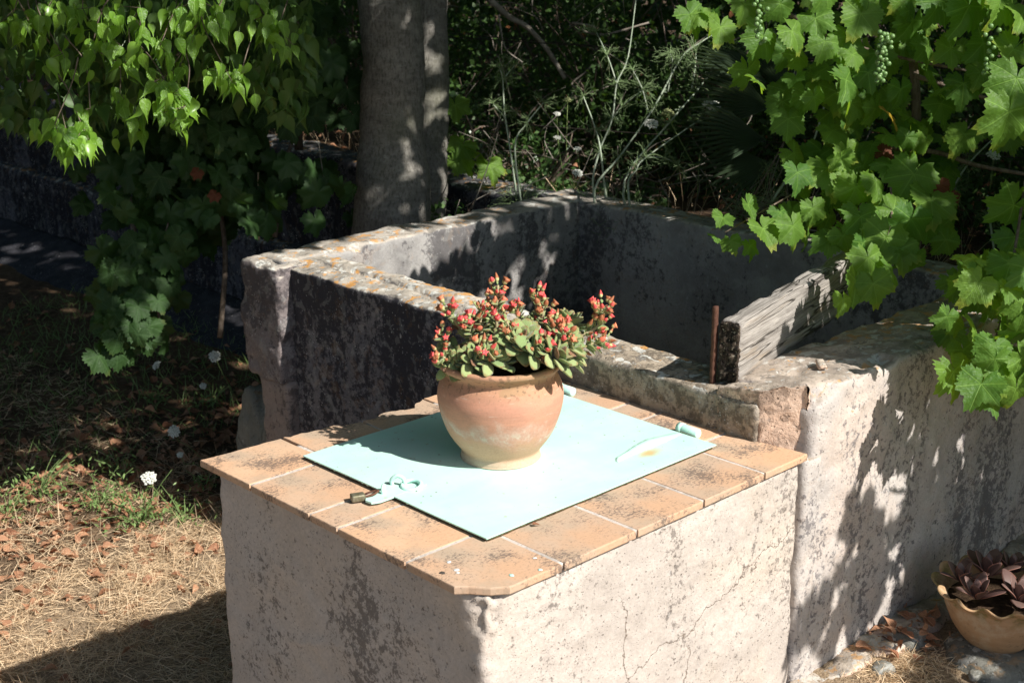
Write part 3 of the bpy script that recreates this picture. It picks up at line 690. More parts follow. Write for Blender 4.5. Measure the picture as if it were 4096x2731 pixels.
# folded rusty rim seen in the gap along the near edge
V, F = rough_box((HX0 + .004, HY0 + .004, -.0005), (HX0 + .012, HY1 - .004, .0058), .01, .001, .0005, 40); link('rim_flange', mesh('rim', V - np.array(hatch.location), F), hatch, M['chips'])
V, F = rough_box((HX0 + .008, HY0 + .003, -.0005), (HX1 - .01, HY0 + .010, .0058), .01, .001, .0005, 40); link('rim_flange', mesh('rim', V - np.array(hatch.location), F), hatch, M['chips'])
# hasp plate
m = MB(); hz = .0095
pl = [(.245, .425), (.245, .459), (.145, .466), (.119, .462), (.106, .448), (.108, .432), (.125, .425)]
V = [(x, y, hz) for x, y in pl] + [(x, y, hz - .004) for x, y in pl]; n = len(pl)
m.add(V, [list(range(n))[::-1], [n + k for k in range(n)]] + [[k, (k + 1) % n, n + (k + 1) % n, n + k] for k in range(n)]); m.build('hasp_plate', hatch, M['mint'], smooth=False)
def torus_pts(c, r, ax1, ax2, n=24): return [Vector(c) + Vector(ax1) * r * math.cos(2 * math.pi * k / n) + Vector(ax2) * r * math.sin(2 * math.pi * k / n) for k in range(n + 1)]
m = MB().tube(torus_pts((.157, .455, .0155), .0085, (.8, .6, 0), (0, 0, 1), 16), .0035, 8, False); m.build('hasp_eye', hatch, M['mint'])
m = MB().tube(smooth_path([(.196, .474, .006), (.192, .472, .020), (.199, .463, .030), (.207, .452, .024), (.208, .448, .008)]), .0042, 8); m.build('ring_staple', hatch, M['mint'])
m = MB().tube(torus_pts((.215, .437, .013), .019, (.55, -.83, .02), (.83, .55, .18), 28), .0043, 10, False); m.build('pull_ring', hatch, M['mint'])
# hinges
def hinge(x, y, strap):
    if strap:
        pts = [(.612, -.008, .010), (.625, -.001, .014), (.66, .004, .015), (.70, .010, .018), (.745, .013, .018), (.79, .010, .014), (.835, .006, .010)]
        wd = [.005, .009, .010, .015, .019, .016, .011]; V = []; F = []; n = 60
        for i in range(n + 1):
            u = i / n * (len(pts) - 1); k = min(int(u), len(pts) - 2); f = u - k; f = f * f * (3 - 2 * f)
            cx, cy, ch = [pts[k][j] * (1 - f) + pts[k + 1][j] * f for j in range(3)]; w = wd[k] * (1 - f) + wd[k + 1] * f
            q = .0018 * pnoise(np.array([[cx, 0, 1.]]), 60)[0]
            for s, hh in ((-1, 0), (-.85, .45), (-.45, .85), (0, 1), (.45, .9), (.85, .5), (1, 0)):
                V.append((cx, y + cy + (w + q) * s, .006 + (ch - .006) * hh * .8 + .0008 * pnoise(np.array([[cx, s, 0]]), 80)[0]))
        for i in range(n):
            for k in range(6): F.append([i * 7 + k, (i + 1) * 7 + k, (i + 1) * 7 + k + 1, i * 7 + k + 1])
        st = MB().add(V, F).build('hinge_strap', hatch, M['mint'])
    b = MB().tube([(x, y - .030, .010), (x, y - .028, .010), (x, y + .010, .0105), (x, y + .028, .0105)], [.009, .0115, .0115, .0112], 14)
    b.tube([(x, y + .014, .0105), (x, y + .026, .0105)], .0135, 8)
    b.build('hinge_barrel', hatch, M['mint'])
hinge(.856, .25, True); hinge(.858, .632, False)
m = MB()
for k in range(26):
    y = R.uniform(.16, .72); x = HX0 + .001; r = R.uniform(.0008, .0022)
    m.tube([(x, y - r, .0068), (x, y + r, .0064)], r * .8, 5)
m.build('flaking_paint', hatch, M['mint'])

# padlock
lock = thing('padlock', 'small weathered brass padlock hooked through the mint hasp', 'padlock', (.112, .462, .006))
d = Vector((-.78, .33, 0)).normalized(); e = Vector((-d.y, d.x, 0)); c0 = Vector((.104, .470, .010))
V, F = rough_box((-.014, -.0095, -.007), (.014, .0095, .007), .0035, .002, .0003, 40, fine=0)
Rm = np.array([[d.x, e.x, 0], [d.y, e.y, 0], [0, 0, 1]])
link('lock_body', mesh('lock_body', V @ Rm.T + np.array(c0 - Vector(lock.location)), F), lock, M['brass'])
m = MB().tube(smooth_path([c0 - d * .012 + e * .006, c0 - d * .030 + e * .007 + Vector((0, 0, .004)), c0 - d * .042 + Vector((0, 0, .007)), c0 - d * .032 - e * .006 + Vector((0, 0, .005)), c0 - d * .012 - e * .006]), .0023, 8)
m.build('shackle', lock, M['rust'])

# ------------------------------------------------------------------ terracotta pot
POT = Vector((.462, .438, .0085))
pot = thing('terracotta_pot', 'round bellied terracotta pot with pale foot standing on the mint hatch', 'flower pot', POT)
prof = [(.02, .0), (.080, .0), (.0840, .004), (.0838, .010), (.0832, .019), (.0925, .032), (.1040, .048), (.1145, .067), (.1225, .088), (.1290, .111), (.1325, .133), (.1320, .148), (.1285, .163), (.1225, .177), (.1175, .186), (.1175, .192), (.1225, .199), (.1300, .206), (.1325, .211), (.1310, .216), (.1260, .2175), (.118, .2160), (.1125, .2115), (.1095, .200), (.110, .18), (.111, .17)]
pp = smooth_path([(r, z, 0) for r, z in prof], 3)
def pw(r, z, a, i):
    s = 1 + .004 * math.sin(a * 2 + 1) + .0018 * pnoise(np.array([[0, 0, z]]), 160)[0]
    return r * s, z
V, F = lathe([(p.x, p.y) for p in pp], 96, pw); link('body', mesh('pot', V, F), pot, M['pot'])
V, F = lathe([(.001, .184), (.05, .188), (.09, .184), (.111, .178)], 40, lambda r, z, a, i: (r, z + .006 * pnoise(np.array([[r * math.cos(a), r * math.sin(a), 0]]), 50)[0])); link('soil', mesh('soil', V, F), pot, M['soil'])

# ---- succulent
plant = thing('flowering_succulent', 'fuzzy succulent with green rosettes and clusters of red-orange buds in the terracotta pot', 'succulent', POT + Vector((0, 0, .17)))
def fat_leaf(n=7, seg=8, thick=.16, wid=.30):
    """spoon leaf along +Y from origin, length 1; luv = (edge 0..1, along)"""
    V = []; F = []; U = []
    for i in range(n + 1):
        t = i / n; w = wid * (math.sin(math.pi * min(t ** .75, 1) * .97) ** .75 * (.45 + .75 * t)) + .035 * (1 - t)
        h = thick * (.35 + .65 * math.sin(math.pi * (t * .9 + .05))) * (1 if t < .9 else .6)
        z0 = .14 * math.sin(t * 2.0)
        for k in range(seg):
            a = 2 * math.pi * k / seg; V.append((w * math.cos(a), t, z0 + h * .5 * math.sin(a) * (.6 if math.sin(a) > 0 else 1) + .25 * (w * math.cos(a)) ** 2)); U.append((abs(math.cos(a)), t))
    for i in range(n):
        for k in range(seg):
            k2 = (k + 1) % seg; F.append((i * seg + k, i * seg + k2, (i + 1) * seg + k2, (i + 1) * seg + k))
    V.append((0, 1.015, .13)); U.append((0, 1)); t = len(V) - 1
    for k in range(seg): F.append((n * seg + k, n * seg + (k + 1) % seg, t))
    return V, F, U
fl_meshes = []
for k in range(4):
    V, F, U = fat_leaf(7, 8, [.18, .2, .22, .2][k], [.33, .38, .31, .40][k]); V = np.array(V); V[:, 0] += .04 * R.uniform(-1, 1) * V[:, 1] ** 2
    me = mesh('succulent_leaf', V, F, True, None, U); me.materials.append(M['succ']); fl_meshes.append(me)
def place(me, name, parent, pos, ydir, zdir, s, sub=None):
    o = bpy.data.objects.new(name, me); COL.objects.link(o); o.parent = parent
    y = Vector(ydir).normalized(); z = Vector(zdir); z = (z - y * z.dot(y))
    z = z.normalized() if z.length > 1e-4 else y.orthogonal().normalized()
    x = y.cross(z); m = Matrix((x, y, z)).transposed()
    o.rotation_mode = 'QUATERNION'; o.rotation_quaternion = m.to_quaternion(); o.location = Vector(pos); 
    o.scale = (s, s, s) if not hasattr(s, '__len__') else s
    return o
def rosette(c, axis, rad, nleaf, nm='rosette', parent=plant):
    """c world"""
    r = bpy.data.objects.new(nm, None); COL.objects.link(r); r.parent = parent; r.location = c - Vector(parent.location); r.empty_display_size = .01
    axis = Vector(axis).normalized(); a1 = axis.orthogonal().normalized(); a2 = axis.cross(a1)
    for i in range(nleaf):
        f = i / nleaf; th = i * 2.39996 + R.uniform(-.15, .15); el = math.radians(86 - 92 * f ** .8 + R.uniform(-6, 6)); L = rad * (.42 + .62 * f ** .55) * R.uniform(.9, 1.08)
        h = a1 * math.cos(th) + a2 * math.sin(th); y = h * math.cos(el) + axis * math.sin(el); z = axis * math.cos(el) - h * math.sin(el)
        base = h * .004 - axis * (.012 * f)
        place(R.choice(fl_meshes), 'leaf', r, base, y, z, (L * 1.05, L, L * 1.05))
    return r
def potpt(px, py, dy=0.):
    """world point seen at px,py on the vertical plane through the pot axis, shifted dy away from the camera"""
    n = Vector((FW.x, FW.y, 0)).normalized(); d = ray(px, py); c = POT + n * dy
    return CAM + d * ((c - CAM).dot(n) / d.dot(n))
for px, py, dy, rad, n, ax in ((2020, 1440, -.07, .026, 14, (0, -.4, .9)), (2060, 1425, -.02, .024, 12, (-.2, -.2, .9)), (1900, 1440, -.09, .030, 14, (-.1, -.8, .5)), (1853, 1455, -.055, .036, 24, (-.45, -.35, .8)), (2082, 1372, -.05, .052, 30, (-.25, -.45, .85)), (2250, 1372, -.035, .050, 30, (.35, -.45, .8)),
                               (1922, 1318, .02, .042, 24, (-.1, -.2, 1)), (2262, 1300, .05, .045, 22, (.3, 0, 1)), (2228, 1425, -.085, .040, 20, (.35, -.75, .5)), (2110, 1300, .05, .030, 14, (0, .1, 1)),
                               (1805, 1420, -.03, .032, 14, (-.7, -.3, .6)), (1968, 1425, -.085, .036, 14, (0, -.7, .6)), (1790, 1455, -.05, .028, 12, (-.6, -.5, .5)), (2150, 1400, -.085, .038, 16, (.1, -.8, .5)), (2290, 1420, -.05, .034, 14, (.7, -.4, .4))):
    rosette(potpt(px, py, dy), ax, rad * 1.28, n)
# buds
def bud_mesh(seg=6, pr=((.10, 0), (.26, .12), (.33, .32), (.30, .55), (.20, .8), (.04, 1.0)), m_=.14):
    V = []; F = []; U = []
    for i, (r, z) in enumerate(pr):
        for k in range(seg * 2):
            a = math.pi * k / seg; rr = r * (1 + (m_ if k % 2 == 0 else -m_) * (.6 + z)); V.append((rr * math.cos(a), z, rr * math.sin(a))); U.append((0, z))
    s = seg * 2
    for i in range(len(pr) - 1):
        for k in range(s): F.append((i * s + k, i * s + (k + 1) % s, (i + 1) * s + (k + 1) % s, (i + 1) * s + k))
    F.append(tuple((len(pr) - 1) * s + k for k in range(s)))
    me = mesh('bud', V, F, True, None, U); me.materials.append(M['bud']); return me
BUDS = [bud_mesh(5), bud_mesh(5, ((.08, 0), (.22, .12), (.26, .35), (.20, .60), (.10, .95), (.02, 1.15)), .20), bud_mesh(5, ((.10, 0), (.26, .12), (.30, .35), (.28, .6), (.40, .88), (.15, .80)), .30)]
M['succstem'] = simple('fuzzy_pale_stem', (.36, .34, .19), (.42, .33, .20), 120, .9)
def flower_stalk(p0, p1, p2, nb, spread, leaves=5):
    """p0 root, p1 bend, p2 tip (world); buds gather around the last part"""
    pts = smooth_path([p0, p1, p2], 7); st = MB().tube(pts, [.0042 - .0018 * i / len(pts) for i in range(len(pts))], 7)
    so = st.build('flower_stalk', plant, M['succstem']); org = Vector(plant.location); n = len(pts)
    for k in range(leaves):
        i = int(n * (.25 + .6 * k / max(1, leaves))); p = pts[i]; t = (pts[min(i + 1, n - 1)] - pts[i - 1]).normalized(); a = R.uniform(0, 6.28); o1 = t.orthogonal(); o1.rotate(Quaternion(t, a))
        place(R.choice(fl_meshes), 'leaf', so, p - org, o1 + t * R.uniform(.3, .9), t, R.uniform(.018, .032))
    for k in range(nb):
        f = 1 - spread[1] * (k / nb) ** 1.1; i = min(n - 1, int(f * (n - 1))); p = pts[i]; t = (pts[min(i + 1, n - 1)] - pts[max(0, i - 1)]).normalized()
        o1 = t.orthogonal().normalized(); o1.rotate(Quaternion(t, k * 2.4 + R.uniform(-.4, .4))); out = (o1 * R.uniform(.5, 1.2) + t * R.uniform(.3, 1.1)).normalized()
        rr = spread[0] * R.uniform(.45, 1.1); q = p + out * rr
        place(R.choice(BUDS), 'bud', so, q - org, out + t * .3 + Vector((0, 0, .3)), o1, R.uniform(.011, .0185))
        sv, sf = tube([p, q], .0013, 4, False)
        st.V += []; 
        place(fl_meshes[2], 'leaf', so, p + out * rr * .3 - org, out + o1 * .5, t, R.uniform(.008, .014))
    return so
for (r, b, tp, nb, sp, lv) in (
    ((1990, 1400, 0), (1985, 1240, -.01), (1992, 1115, -.02), 13, (.017, .45), 7),
    ((2140, 1380, .02), (2140, 1260, .02), (2152, 1142, .02), 9, (.016, .25), 6),
    ((2185, 1395, 0), (2380, 1300, 0), (2410, 1195, 0), 34, (.022, .62), 9),
    ((1900, 1400, 0), (1835, 1290, -.02), (1785, 1205, -.03), 9, (.017, .25), 5),
    ((1850, 1420, -.02), (1800, 1370, -.03), (1770, 1308, -.04), 7, (.015, .3), 6),
    ((1840, 1430, -.04), (1790, 1420, -.06), (1762, 1395, -.07), 9, (.017, .5), 2),
    ((1940, 1400, -.02), (1920, 1280, -.03), (1938, 1200, -.03), 12, (.020, .35), 5),
    ((2010, 1390, -.03), (2050, 1350, -.05), (2028, 1262, -.07), 14, (.022, .35), 5),
    ((2120, 1380, 0), (2080, 1260, 0), (2065, 1205, 0), 7, (.014, .3), 5),
    ((2160, 1380, 0), (2170, 1290, -.01), (2172, 1200, -.01), 11, (.018, .4), 6),
    ((2160, 1380, -.02), (2210, 1330, -.03), (2222, 1255, -.03), 12, (.019, .35), 5),
    ((2160, 1400, -.04), (2160, 1400, -.09), (2178, 1352, -.10), 11, (.019, .5), 3),
    ((2200, 1400, -.03), (2250, 1360, -.06), (2262, 1305, -.07), 10, (.019, .4), 4),
    ((1900, 1410, -.02), (1880, 1330, -.04), (1882, 1262, -.05), 11, (.019, .4), 6),
    ((1920, 1430, -.06), (1935, 1410, -.09), (1935, 1372, -.10), 11, (.018, .5), 2),
    ((2230, 1410, -.02), (2340, 1370, -.02), (2425, 1330, -.02), 12, (.018, .5), 6),
    ((2060, 1400, .03), (2010, 1290, .05), (2000, 1215, .05), 6, (.016, .4), 6)):
    flower_stalk(potpt(*r), potpt(b[0], b[1] + 14, b[2]), potpt(tp[0], tp[1] + 26, tp[2]), int(nb * 1.1), (sp[0] * 1.2, sp[1] * 1.1), lv + 5)

# ------------------------------------------------------------------ timber beam and iron bar
BM0 = Vector((.968, .262, .10)); BD = Vector((1, .235, 0)).normalized()
beam = thing('timber_beam', 'weathered grey timber beam laid on edge across the tank rim', 'beam', BM0)
V, F = rough_box((0, -.052, 0), (.86, 0, .142), .009, .006, .0025, 8, .01, None, .0009, 71.)
groove = .003 * np.clip(fbm(V * [1.2, 22, 22], 2.2, 3, 8), -1, 1); V[:, 1] += np.where(np.abs(V[:, 1] + .026) > .018, groove * np.sign(V[:, 1] + .026), 0)
V[:, 2] -= np.where(V[:, 2] > .1, .012 * np.clip(fbm(V * [3, 3, 0], 3, 3, 5), 0, 1), 0)
Rm = np.array([[BD.x, -BD.y, 0], [BD.y, BD.x, 0], [0, 0, 1]])
bo = link('timber', mesh('timber', V, F), beam, M['wood']); bo.rotation_euler = (0, 0, math.atan2(BD.y, BD.x))
V, F = rough_box((-.006, -.050, .001), (.004, -.002, .138), .0035, .003, .004, 60, .0, None, .003, 91.); V[:, 0] -= .006 * np.clip(pnoise(V, 90), -.2, 1)
be = link('rotten_end', mesh('rotten_end', V, F), beam, M['endwood'], ); be.rotation_euler = bo.rotation_euler; be['label'] = 'blackened crumbling end grain'
bar = thing('iron_bar', 'rusty flat iron bar standing against the left side of the beam end', 'iron bar', (.962, .272, .085))
V, F = rough_box((.955, .2645, .04), (.968, .2745, .272), .006, .0015, .0004, 60); link('bar', mesh('bar', V - np.array(bar.location), F), bar, M['rust'])
st = thing('loose_stone_chip', 'flat ochre stone chip lying on the tank corner beside the beam', 'stone', on_z(3285, 1455, .132))
V, F = rough_box((-.028, -.010, -.006), (.028, .010, .006), .006, .005, .003, 30, fine=.001); link('chip', mesh('chip', V @ np.array([[.7, -.7, 0], [.7, .7, 0], [0, 0, 1]]).T, F), st, M['cornerstone'])

# ------------------------------------------------------------------ retaining wall beyond
rw = thing('retaining_wall', 'long dark algae-stained retaining wall running off to the upper left', 'wall', (2.25, 4.5, -.8))
def rwp(name, VF, mat=M['retaining'], label=None):
    V, F = VF; o = link(name, mesh(name, V - np.array(rw.location), F), rw, mat)
    if label: o['label'] = label
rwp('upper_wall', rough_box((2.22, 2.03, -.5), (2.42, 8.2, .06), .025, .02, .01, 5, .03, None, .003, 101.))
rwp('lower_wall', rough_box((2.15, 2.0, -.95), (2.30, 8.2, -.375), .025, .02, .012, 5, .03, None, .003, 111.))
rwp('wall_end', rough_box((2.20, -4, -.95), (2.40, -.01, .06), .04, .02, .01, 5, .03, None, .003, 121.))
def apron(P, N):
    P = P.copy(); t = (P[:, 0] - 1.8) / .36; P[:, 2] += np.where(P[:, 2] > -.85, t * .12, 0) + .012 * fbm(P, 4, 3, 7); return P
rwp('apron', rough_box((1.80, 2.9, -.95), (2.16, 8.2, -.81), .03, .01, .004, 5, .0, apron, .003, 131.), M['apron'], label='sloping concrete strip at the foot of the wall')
stk = thing('wooden_stake', 'thin dark stake leaning on the retaining wall below the hanging leaves', 'stake', (2.1, 4.95, -.8))
MB().tube([on_x(520, 790, 2.13), on_x(545, 1010, 2.08)], [.016, .014], 8).build('stake', stk, M['twig'])
cane = thing('thin_cane', 'thin straight pale cane standing left of the grey trunks', 'cane', at(1035, 960, 5.))
MB().tube([at(1032, 690, 5.), at(1036, 960, 5.)], .0028, 6).build('cane', cane, M['straw'])

# boulder beside the end block, rocks by the footing
def rock(name, label, c, s, seed, mat='rock', sub=3):
    import bmesh
    bm = bmesh.new(); bmesh.ops.create_icosphere(bm, subdivisions=sub, radius=1); V = np.array([v.co[:] for v in bm.verts]); F = [[v.index for v in f.verts] for f in bm.faces]; bm.free()
    k = 1 + .35 * fbm(V, 1.1, 3, seed) ; V = V * k[:, None]; V = np.sign(V) * np.abs(V) ** .8; V *= np.array(s); V += .02 * min(s) * fbm(V, 30, 3, seed)[:, None]
    o = thing(name, label, 'rock', c); link('stone', mesh('stone', V, F), o, M[mat]); return o
rock('boulder', 'grey rounded boulder leaning against the far end block', (.98, 2.07, -.62), (.085, .10, .24), 4, sub=4)
rock('paving_rock', 'flat rough grey rock under the scalloped pot', (1.50, -.27, -.60), (.20, .15, .045), 8, sub=4)
for k, (px, py, s, lb) in enumerate(((3560, 2600, .035, 'ochre rock lying at the corner of the wall footing'), (3530, 2680, .03, 'lowest ochre rock below the wall footing'), (3640, 2570, .045, 'pale rock wedged against the footing beside dry grass'),
                                   (3900, 2700, .018, 'small pebble on the bare soil below the scalloped pot'))):
    rock('rock', lb, on_z(px, py, -.57), (s, s * .8, s * .6), 20 + k, 'cornerstone' if k < 1 else 'rock')

# ------------------------------------------------------------------ small scalloped pot
SP = Vector((1.475, -.215, -.565))
spot = thing('scalloped_pot', 'ochre clay pot with wavy rim and incised band on the ground by the wall', 'flower pot', SP)
prof = [(.01, 0), (.062, 0), (.070, .006), (.085, .022), (.103, .048), (.117, .076), (.126, .100), (.131, .118), (.137, .130), (.146, .1385), (.150, .1425), (.146, .1455), (.135, .138), (.124, .124), (.118, .10)]
NW = 13
def sw(r, z, a, i):
    k = max(0, (z - .118) / .025) if i < 12 * 3 else max(0, (z - .12) / .02)
    k = min(1, k); s = math.sin(a * NW)
    dent = -.0012 if (abs(z - .096) < .0022 or abs(z - .075) < .0018) and math.sin(a * 150) > 0 else 0
    wave = -.0012 if abs(z - .086 - .004 * math.sin(a * 22)) < .0011 else 0
    return r + k * .010 * s + dent + wave, z + k * .0085 * math.sin(a * NW + .9)
pp = smooth_path([(r, z, 0) for r, z in prof], 5)
V, F = lathe([(p.x, p.y) for p in pp], 300, sw); link('body', mesh('scalloped_pot', V, F), spot, M['clay'])
V, F = lathe([(.001, .112), (.06, .114), (.119, .108)], 30); link('soil', mesh('soil', V, F), spot, M['soil'])
purple = thing('purple_succulent', 'dark purple fleshy rosettes filling the scalloped clay pot', 'succulent', SP + Vector((0, 0, .115)))
dl = []
for k in range(2):
    V, F, U = fat_leaf(7, 8, .10, [.27, .31][k]); me = mesh('purple_leaf', V, F, True, None, U); me.materials.append(M['darksucc']); dl.append(me)
for dx, dy, dz, rad, n in ((-.075, .02, .02, .065, 9), (-.01, -.05, .015, .075, 10), (.055, -.07, .015, .060, 11), (.03, .05, .03, .075, 9), (-.04, .08, .03, .06, 8), (.09, .02, .03, .06, 9)):
    c = SP + Vector((dx, dy, .115 + dz)); r = bpy.data.objects.new('rosette', None); COL.objects.link(r); r.parent = purple; r.location = c - Vector(purple.location)
    ax = Vector((dx * 2, dy * 2 - .1, 1)).normalized(); a1 = ax.orthogonal().normalized(); a2 = ax.cross(a1)
    for i in range(n):
        f = i / n; th = i * 2.39996; el = math.radians(75 - 65 * f); h = a1 * math.cos(th) + a2 * math.sin(th)
        place(R.choice(dl), 'leaf', r, h * .006, h * math.cos(el) + ax * math.sin(el), ax * math.cos(el) - h * math.sin(el), rad * (.7 + .4 * f))

# ------------------------------------------------------------------ leaf templates
def grape_leaf(seed, n=44):
    r_ = random.Random(seed); V = [(0, 0, 0)]; U = [(0, 0)]; ring = []
    n = 56
    lob = [(0, 1.0, 27), (54, .92, 27), (-54, .92, 27), (108, .80, 30), (-108, .80, 30), (150, .66, 24), (-150, .66, 24)]
    lob = [(a + r_.uniform(-4, 4), l * r_.uniform(.93, 1.06), w) for a, l, w in lob]
    def rad(deg):
        b = .74 if abs(deg) < 140 else .48
        for a, l, w in lob: b = max(b, l * math.exp(-((deg - a) / w) ** 2 * .55))
        if abs(deg) > 160: b *= .5 + .5 * (180 - abs(deg)) / 20
        return b
    for i in range(n):
        deg = -172 + 344 * i / (n - 1); r = rad(deg) * (1.065 if i % 2 else .94) * r_.uniform(.97, 1.03); ring.append((r * math.sin(math.radians(deg)), r * math.cos(math.radians(deg))))
    cup = r_.uniform(-.45, .02); fold = r_.uniform(-.1, .65); ph = r_.uniform(0, 6); rip = r_.uniform(.04, .11)
    def zf(x, y):
        rr = math.hypot(x, y); a = math.atan2(x, y); return cup * rr * rr + fold * abs(x) * .5 + rip * rr * math.sin(5 * a + ph) + (-.16 * max(0, y) ** 2)
    for f in (.55, 1.):
        for x, y in ring: V.append((x * f, y * f, zf(x * f, y * f))); U.append((x * f, y * f))
    F = []
    for i in range(n - 1):
        F.append((0, 1 + i + 1, 1 + i)); F.append((1 + i, 1 + i + 1, 1 + n + i + 1, 1 + n + i))
    # petiole
    b = len(V); 
    for (x, y, z) in ((-.018, 0, .0), (.018, 0, .0), (.012, -.45, -.28), (-.012, -.45, -.28)): V.append((x, y, z)); U.append((0, -.2))
    F.append((b, b + 1, b + 2, b + 3))
    return V, F, U
def tree_leaf(seed):
    r_ = random.Random(seed); pr = [(0, .0), (.16, .05), (.27, .17), (.305, .33), (.26, .50), (.17, .65), (.085, .80), (.035, .95), (.0, 1.18)]
    V = []; U = []; curl = r_.uniform(.10, .45); fold = r_.uniform(.15, .5); sk = r_.uniform(-.12, .12)
    def P(x, y): V.append((x + sk * y * y, y, -curl * y * y + fold * abs(x) + .03 * math.sin(y * 9 + seed) * abs(x) * 3)); U.append((x, y))
    for x, y in pr: P(0, y)
    for s in (-1, 1):
        for x, y in pr[1:-1]: P(s * x, y)
    n = len(pr); F = []
    for s in range(2):
        o = n + s * (n - 2); m = n - 2
        F.append((0, 1, o) if s else (0, o, 1))
        for i in range(m - 1):
            q = (1 + i, 2 + i, o + i + 1, o + i); F.append(q if s else q[::-1])
        q = (m, n - 1, o + m - 1); F.append(q if s else q[::-1])
    b = len(V)
    for (x, y, z) in ((-.012, 0, 0), (.012, 0, 0), (.008, -.4, .05), (-.008, -.4, .05)): V.append((x, y, z)); U.append((0, -.2))
    F.append((b, b + 1, b + 2, b + 3))
    return V, F, U
def tmpl(fn, seeds, mat, name):
    out = []
    for s in seeds:
        V, F, U = fn(s); me = mesh(name, V, F, True, None, U); me.materials.append(M[mat] if isinstance(mat, str) else mat); out.append(me)
    return out
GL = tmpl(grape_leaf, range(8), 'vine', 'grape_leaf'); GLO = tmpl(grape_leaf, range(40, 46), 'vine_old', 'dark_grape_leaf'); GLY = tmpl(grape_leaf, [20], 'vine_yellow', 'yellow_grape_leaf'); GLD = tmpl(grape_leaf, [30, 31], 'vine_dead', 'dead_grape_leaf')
TL = tmpl(tree_leaf, range(6), 'treeleaf', 'tree_leaf')
def tri_leaf(): return np.array([(0, 0, 0), (-.32, .42, .06), (0, 1, -.15), (.32, .42, .06)]), np.array([(0, 3, 2, 1)])
CV, CF = tri_leaf()
camdir = -FW
def leaf_obj(root, p, size, me=None, n=None, tip=None, jit=.5, name='leaf'):
    jv = Vector((R.gauss(0, 1), R.gauss(0, 1), R.gauss(0, 1))) * jit
    n = (Vector(n) if n is not None else (SUN * .6 + camdir * .6)) + jv * .8
    tip = (Vector(tip) if tip is not None else Vector((0, 0, -1))) + Vector((R.gauss(0, 1), R.gauss(0, 1), R.gauss(0, .5))) * jit * .8
    z = n.normalized(); y = tip - z * tip.dot(z)
    return place(me or R.choice(GL), name, root, Vector(p) - root.location, y, z, size)
def to_px(m): return m * 1

# canopies shade through q-space: q = P projected along the sun onto z = 0
def qof(P): return np.stack([P[:, 0] - .2 * P[:, 2], P[:, 1] + 1.06 * P[:, 2]], 1)

# ------------------------------------------------------------------ the grey-trunked tree
tree = thing('grey_trunked_tree', 'tall tree with two smooth grey trunks behind the tank', 'tree', (1.75, 2.4, -.8))
def trunk(name, cl, rads, seed, wr=1.):
    pts = smooth_path(cl, 14); n = len(pts); seg = 48; V = []; F = []
    for i, p in enumerate(pts):
        r = np.interp(i / (n - 1), np.linspace(0, 1, len(rads)), rads)
        for k in range(seg):
            a = 2 * math.pi * k / seg; V.append((p.x + r * math.cos(a), p.y + r * math.sin(a), p.z))
    V = np.array(V); C = np.repeat(np.array([list(p) for p in pts]), seg, 0); N = unit(V - C)
    d = .012 * fbm(V, 3.2, 3, seed) + .004 * fbm(V * [1, 1, 4], 9, 4, seed + 3); dz = V[:, 2]
    for z0, a in ((-.12, .008), (.0, .005), (-.30, .006), (.42, .004)): d -= wr * a * np.exp(-((dz - z0 - .03 * pnoise(V * [1, 1, 0], 6, seed)) / .008) ** 2) * (pnoise(V * [1, 1, 0], 5, seed + z0) > -.1)
    V = V + N * d[:, None]
    for i in range(n - 1):
        for k in range(seg):
            k2 = (k + 1) % seg; F.append([i * seg + k, i * seg + k2, (i + 1) * seg + k2, (i + 1) * seg + k])
    return link(name, mesh(name, V - np.array(tree.location), F), tree, M['bark'])
def dpt(px, py, d): return at(px, py, d)
t0 = [Vector((1.72, 2.42, -.95)), at(1562, 900, 5.2), at(1570, 560, 5.17), at(1568, 300, 5.14), at(1548, 0, 5.1), at(1530, -500, 5.0), at(1500, -1400, 4.9)]
trunk('trunk', t0, [.17, .141, .118, .111, .108, .10, .085], 3)
t1 = [Vector((2.02, 2.5, -.95)), at(1700, 880, 5.5), at(1705, 560, 5.5), at(1705, 300, 5.48), at(1700, 0, 5.45), at(1710, -500, 5.4), at(1750, -1400, 5.3)]
trunk('trunk', t1, [.11, .086, .086, .088, .09, .085, .07], 8, .5)
lim = MB()
for a, b, c in ((at(1510, -900, 5.), at(900, -700, 4.4), at(450, -250, 4.)), (at(1500, -1300, 4.9), (.9, .2, 2.7), (.4, -.6, 2.6)), (at(1750, -1300, 5.3), (2.6, 1.2, 2.9), (3.0, -.5, 2.8)), (at(1500, -1350, 4.9), (1.2, 4, 3), (.6, 6, 2.8))):
    pts = smooth_path([a, b, c], 6); lim.tube(pts, [.05 - .035 * i / len(pts) for i in range(len(pts))], 10)
lim.build('limb', tree, M['bark'])

# leafy branches hanging into view at the upper left
hang = []
tw = MB()
clusters = [(330, 60, 3.9, 9), (480, 50, 3.9, 10), (560, 130, 3.95, 9), (640, 210, 3.9, 6), (800, 30, 3.9, 12), (860, 90, 3.9, 9), (780, 140, 3.95, 5), (1060, 90, 4.0, 12), (1110, 140, 4., 8), (900, 300, 3.9, 10), (960, 330, 3.9, 5),
            (690, 400, 3.85, 14), (740, 450, 3.85, 14), (640, 360, 3.9, 6), (560, 480, 3.95, 6), (480, 400, 4., 5), (370, 200, 3.9, 6), (250, 240, 3.95, 6), (200, 200, 4., 3), (220, 520, 3.85, 11), (270, 570, 3.85, 12), (330, 540, 3.9, 9), (360, 460, 3.95, 3),
            (60, 60, 4., 8), (120, 120, 4., 5), (520, 250, 4., 5), (700, 60, 4.05, 8), (210, 20, 4., 6), (450, 180, 4.0, 5), (1000, 20, 4.0, 6), (720, 290, 4.0, 4)]
nleaf = 0
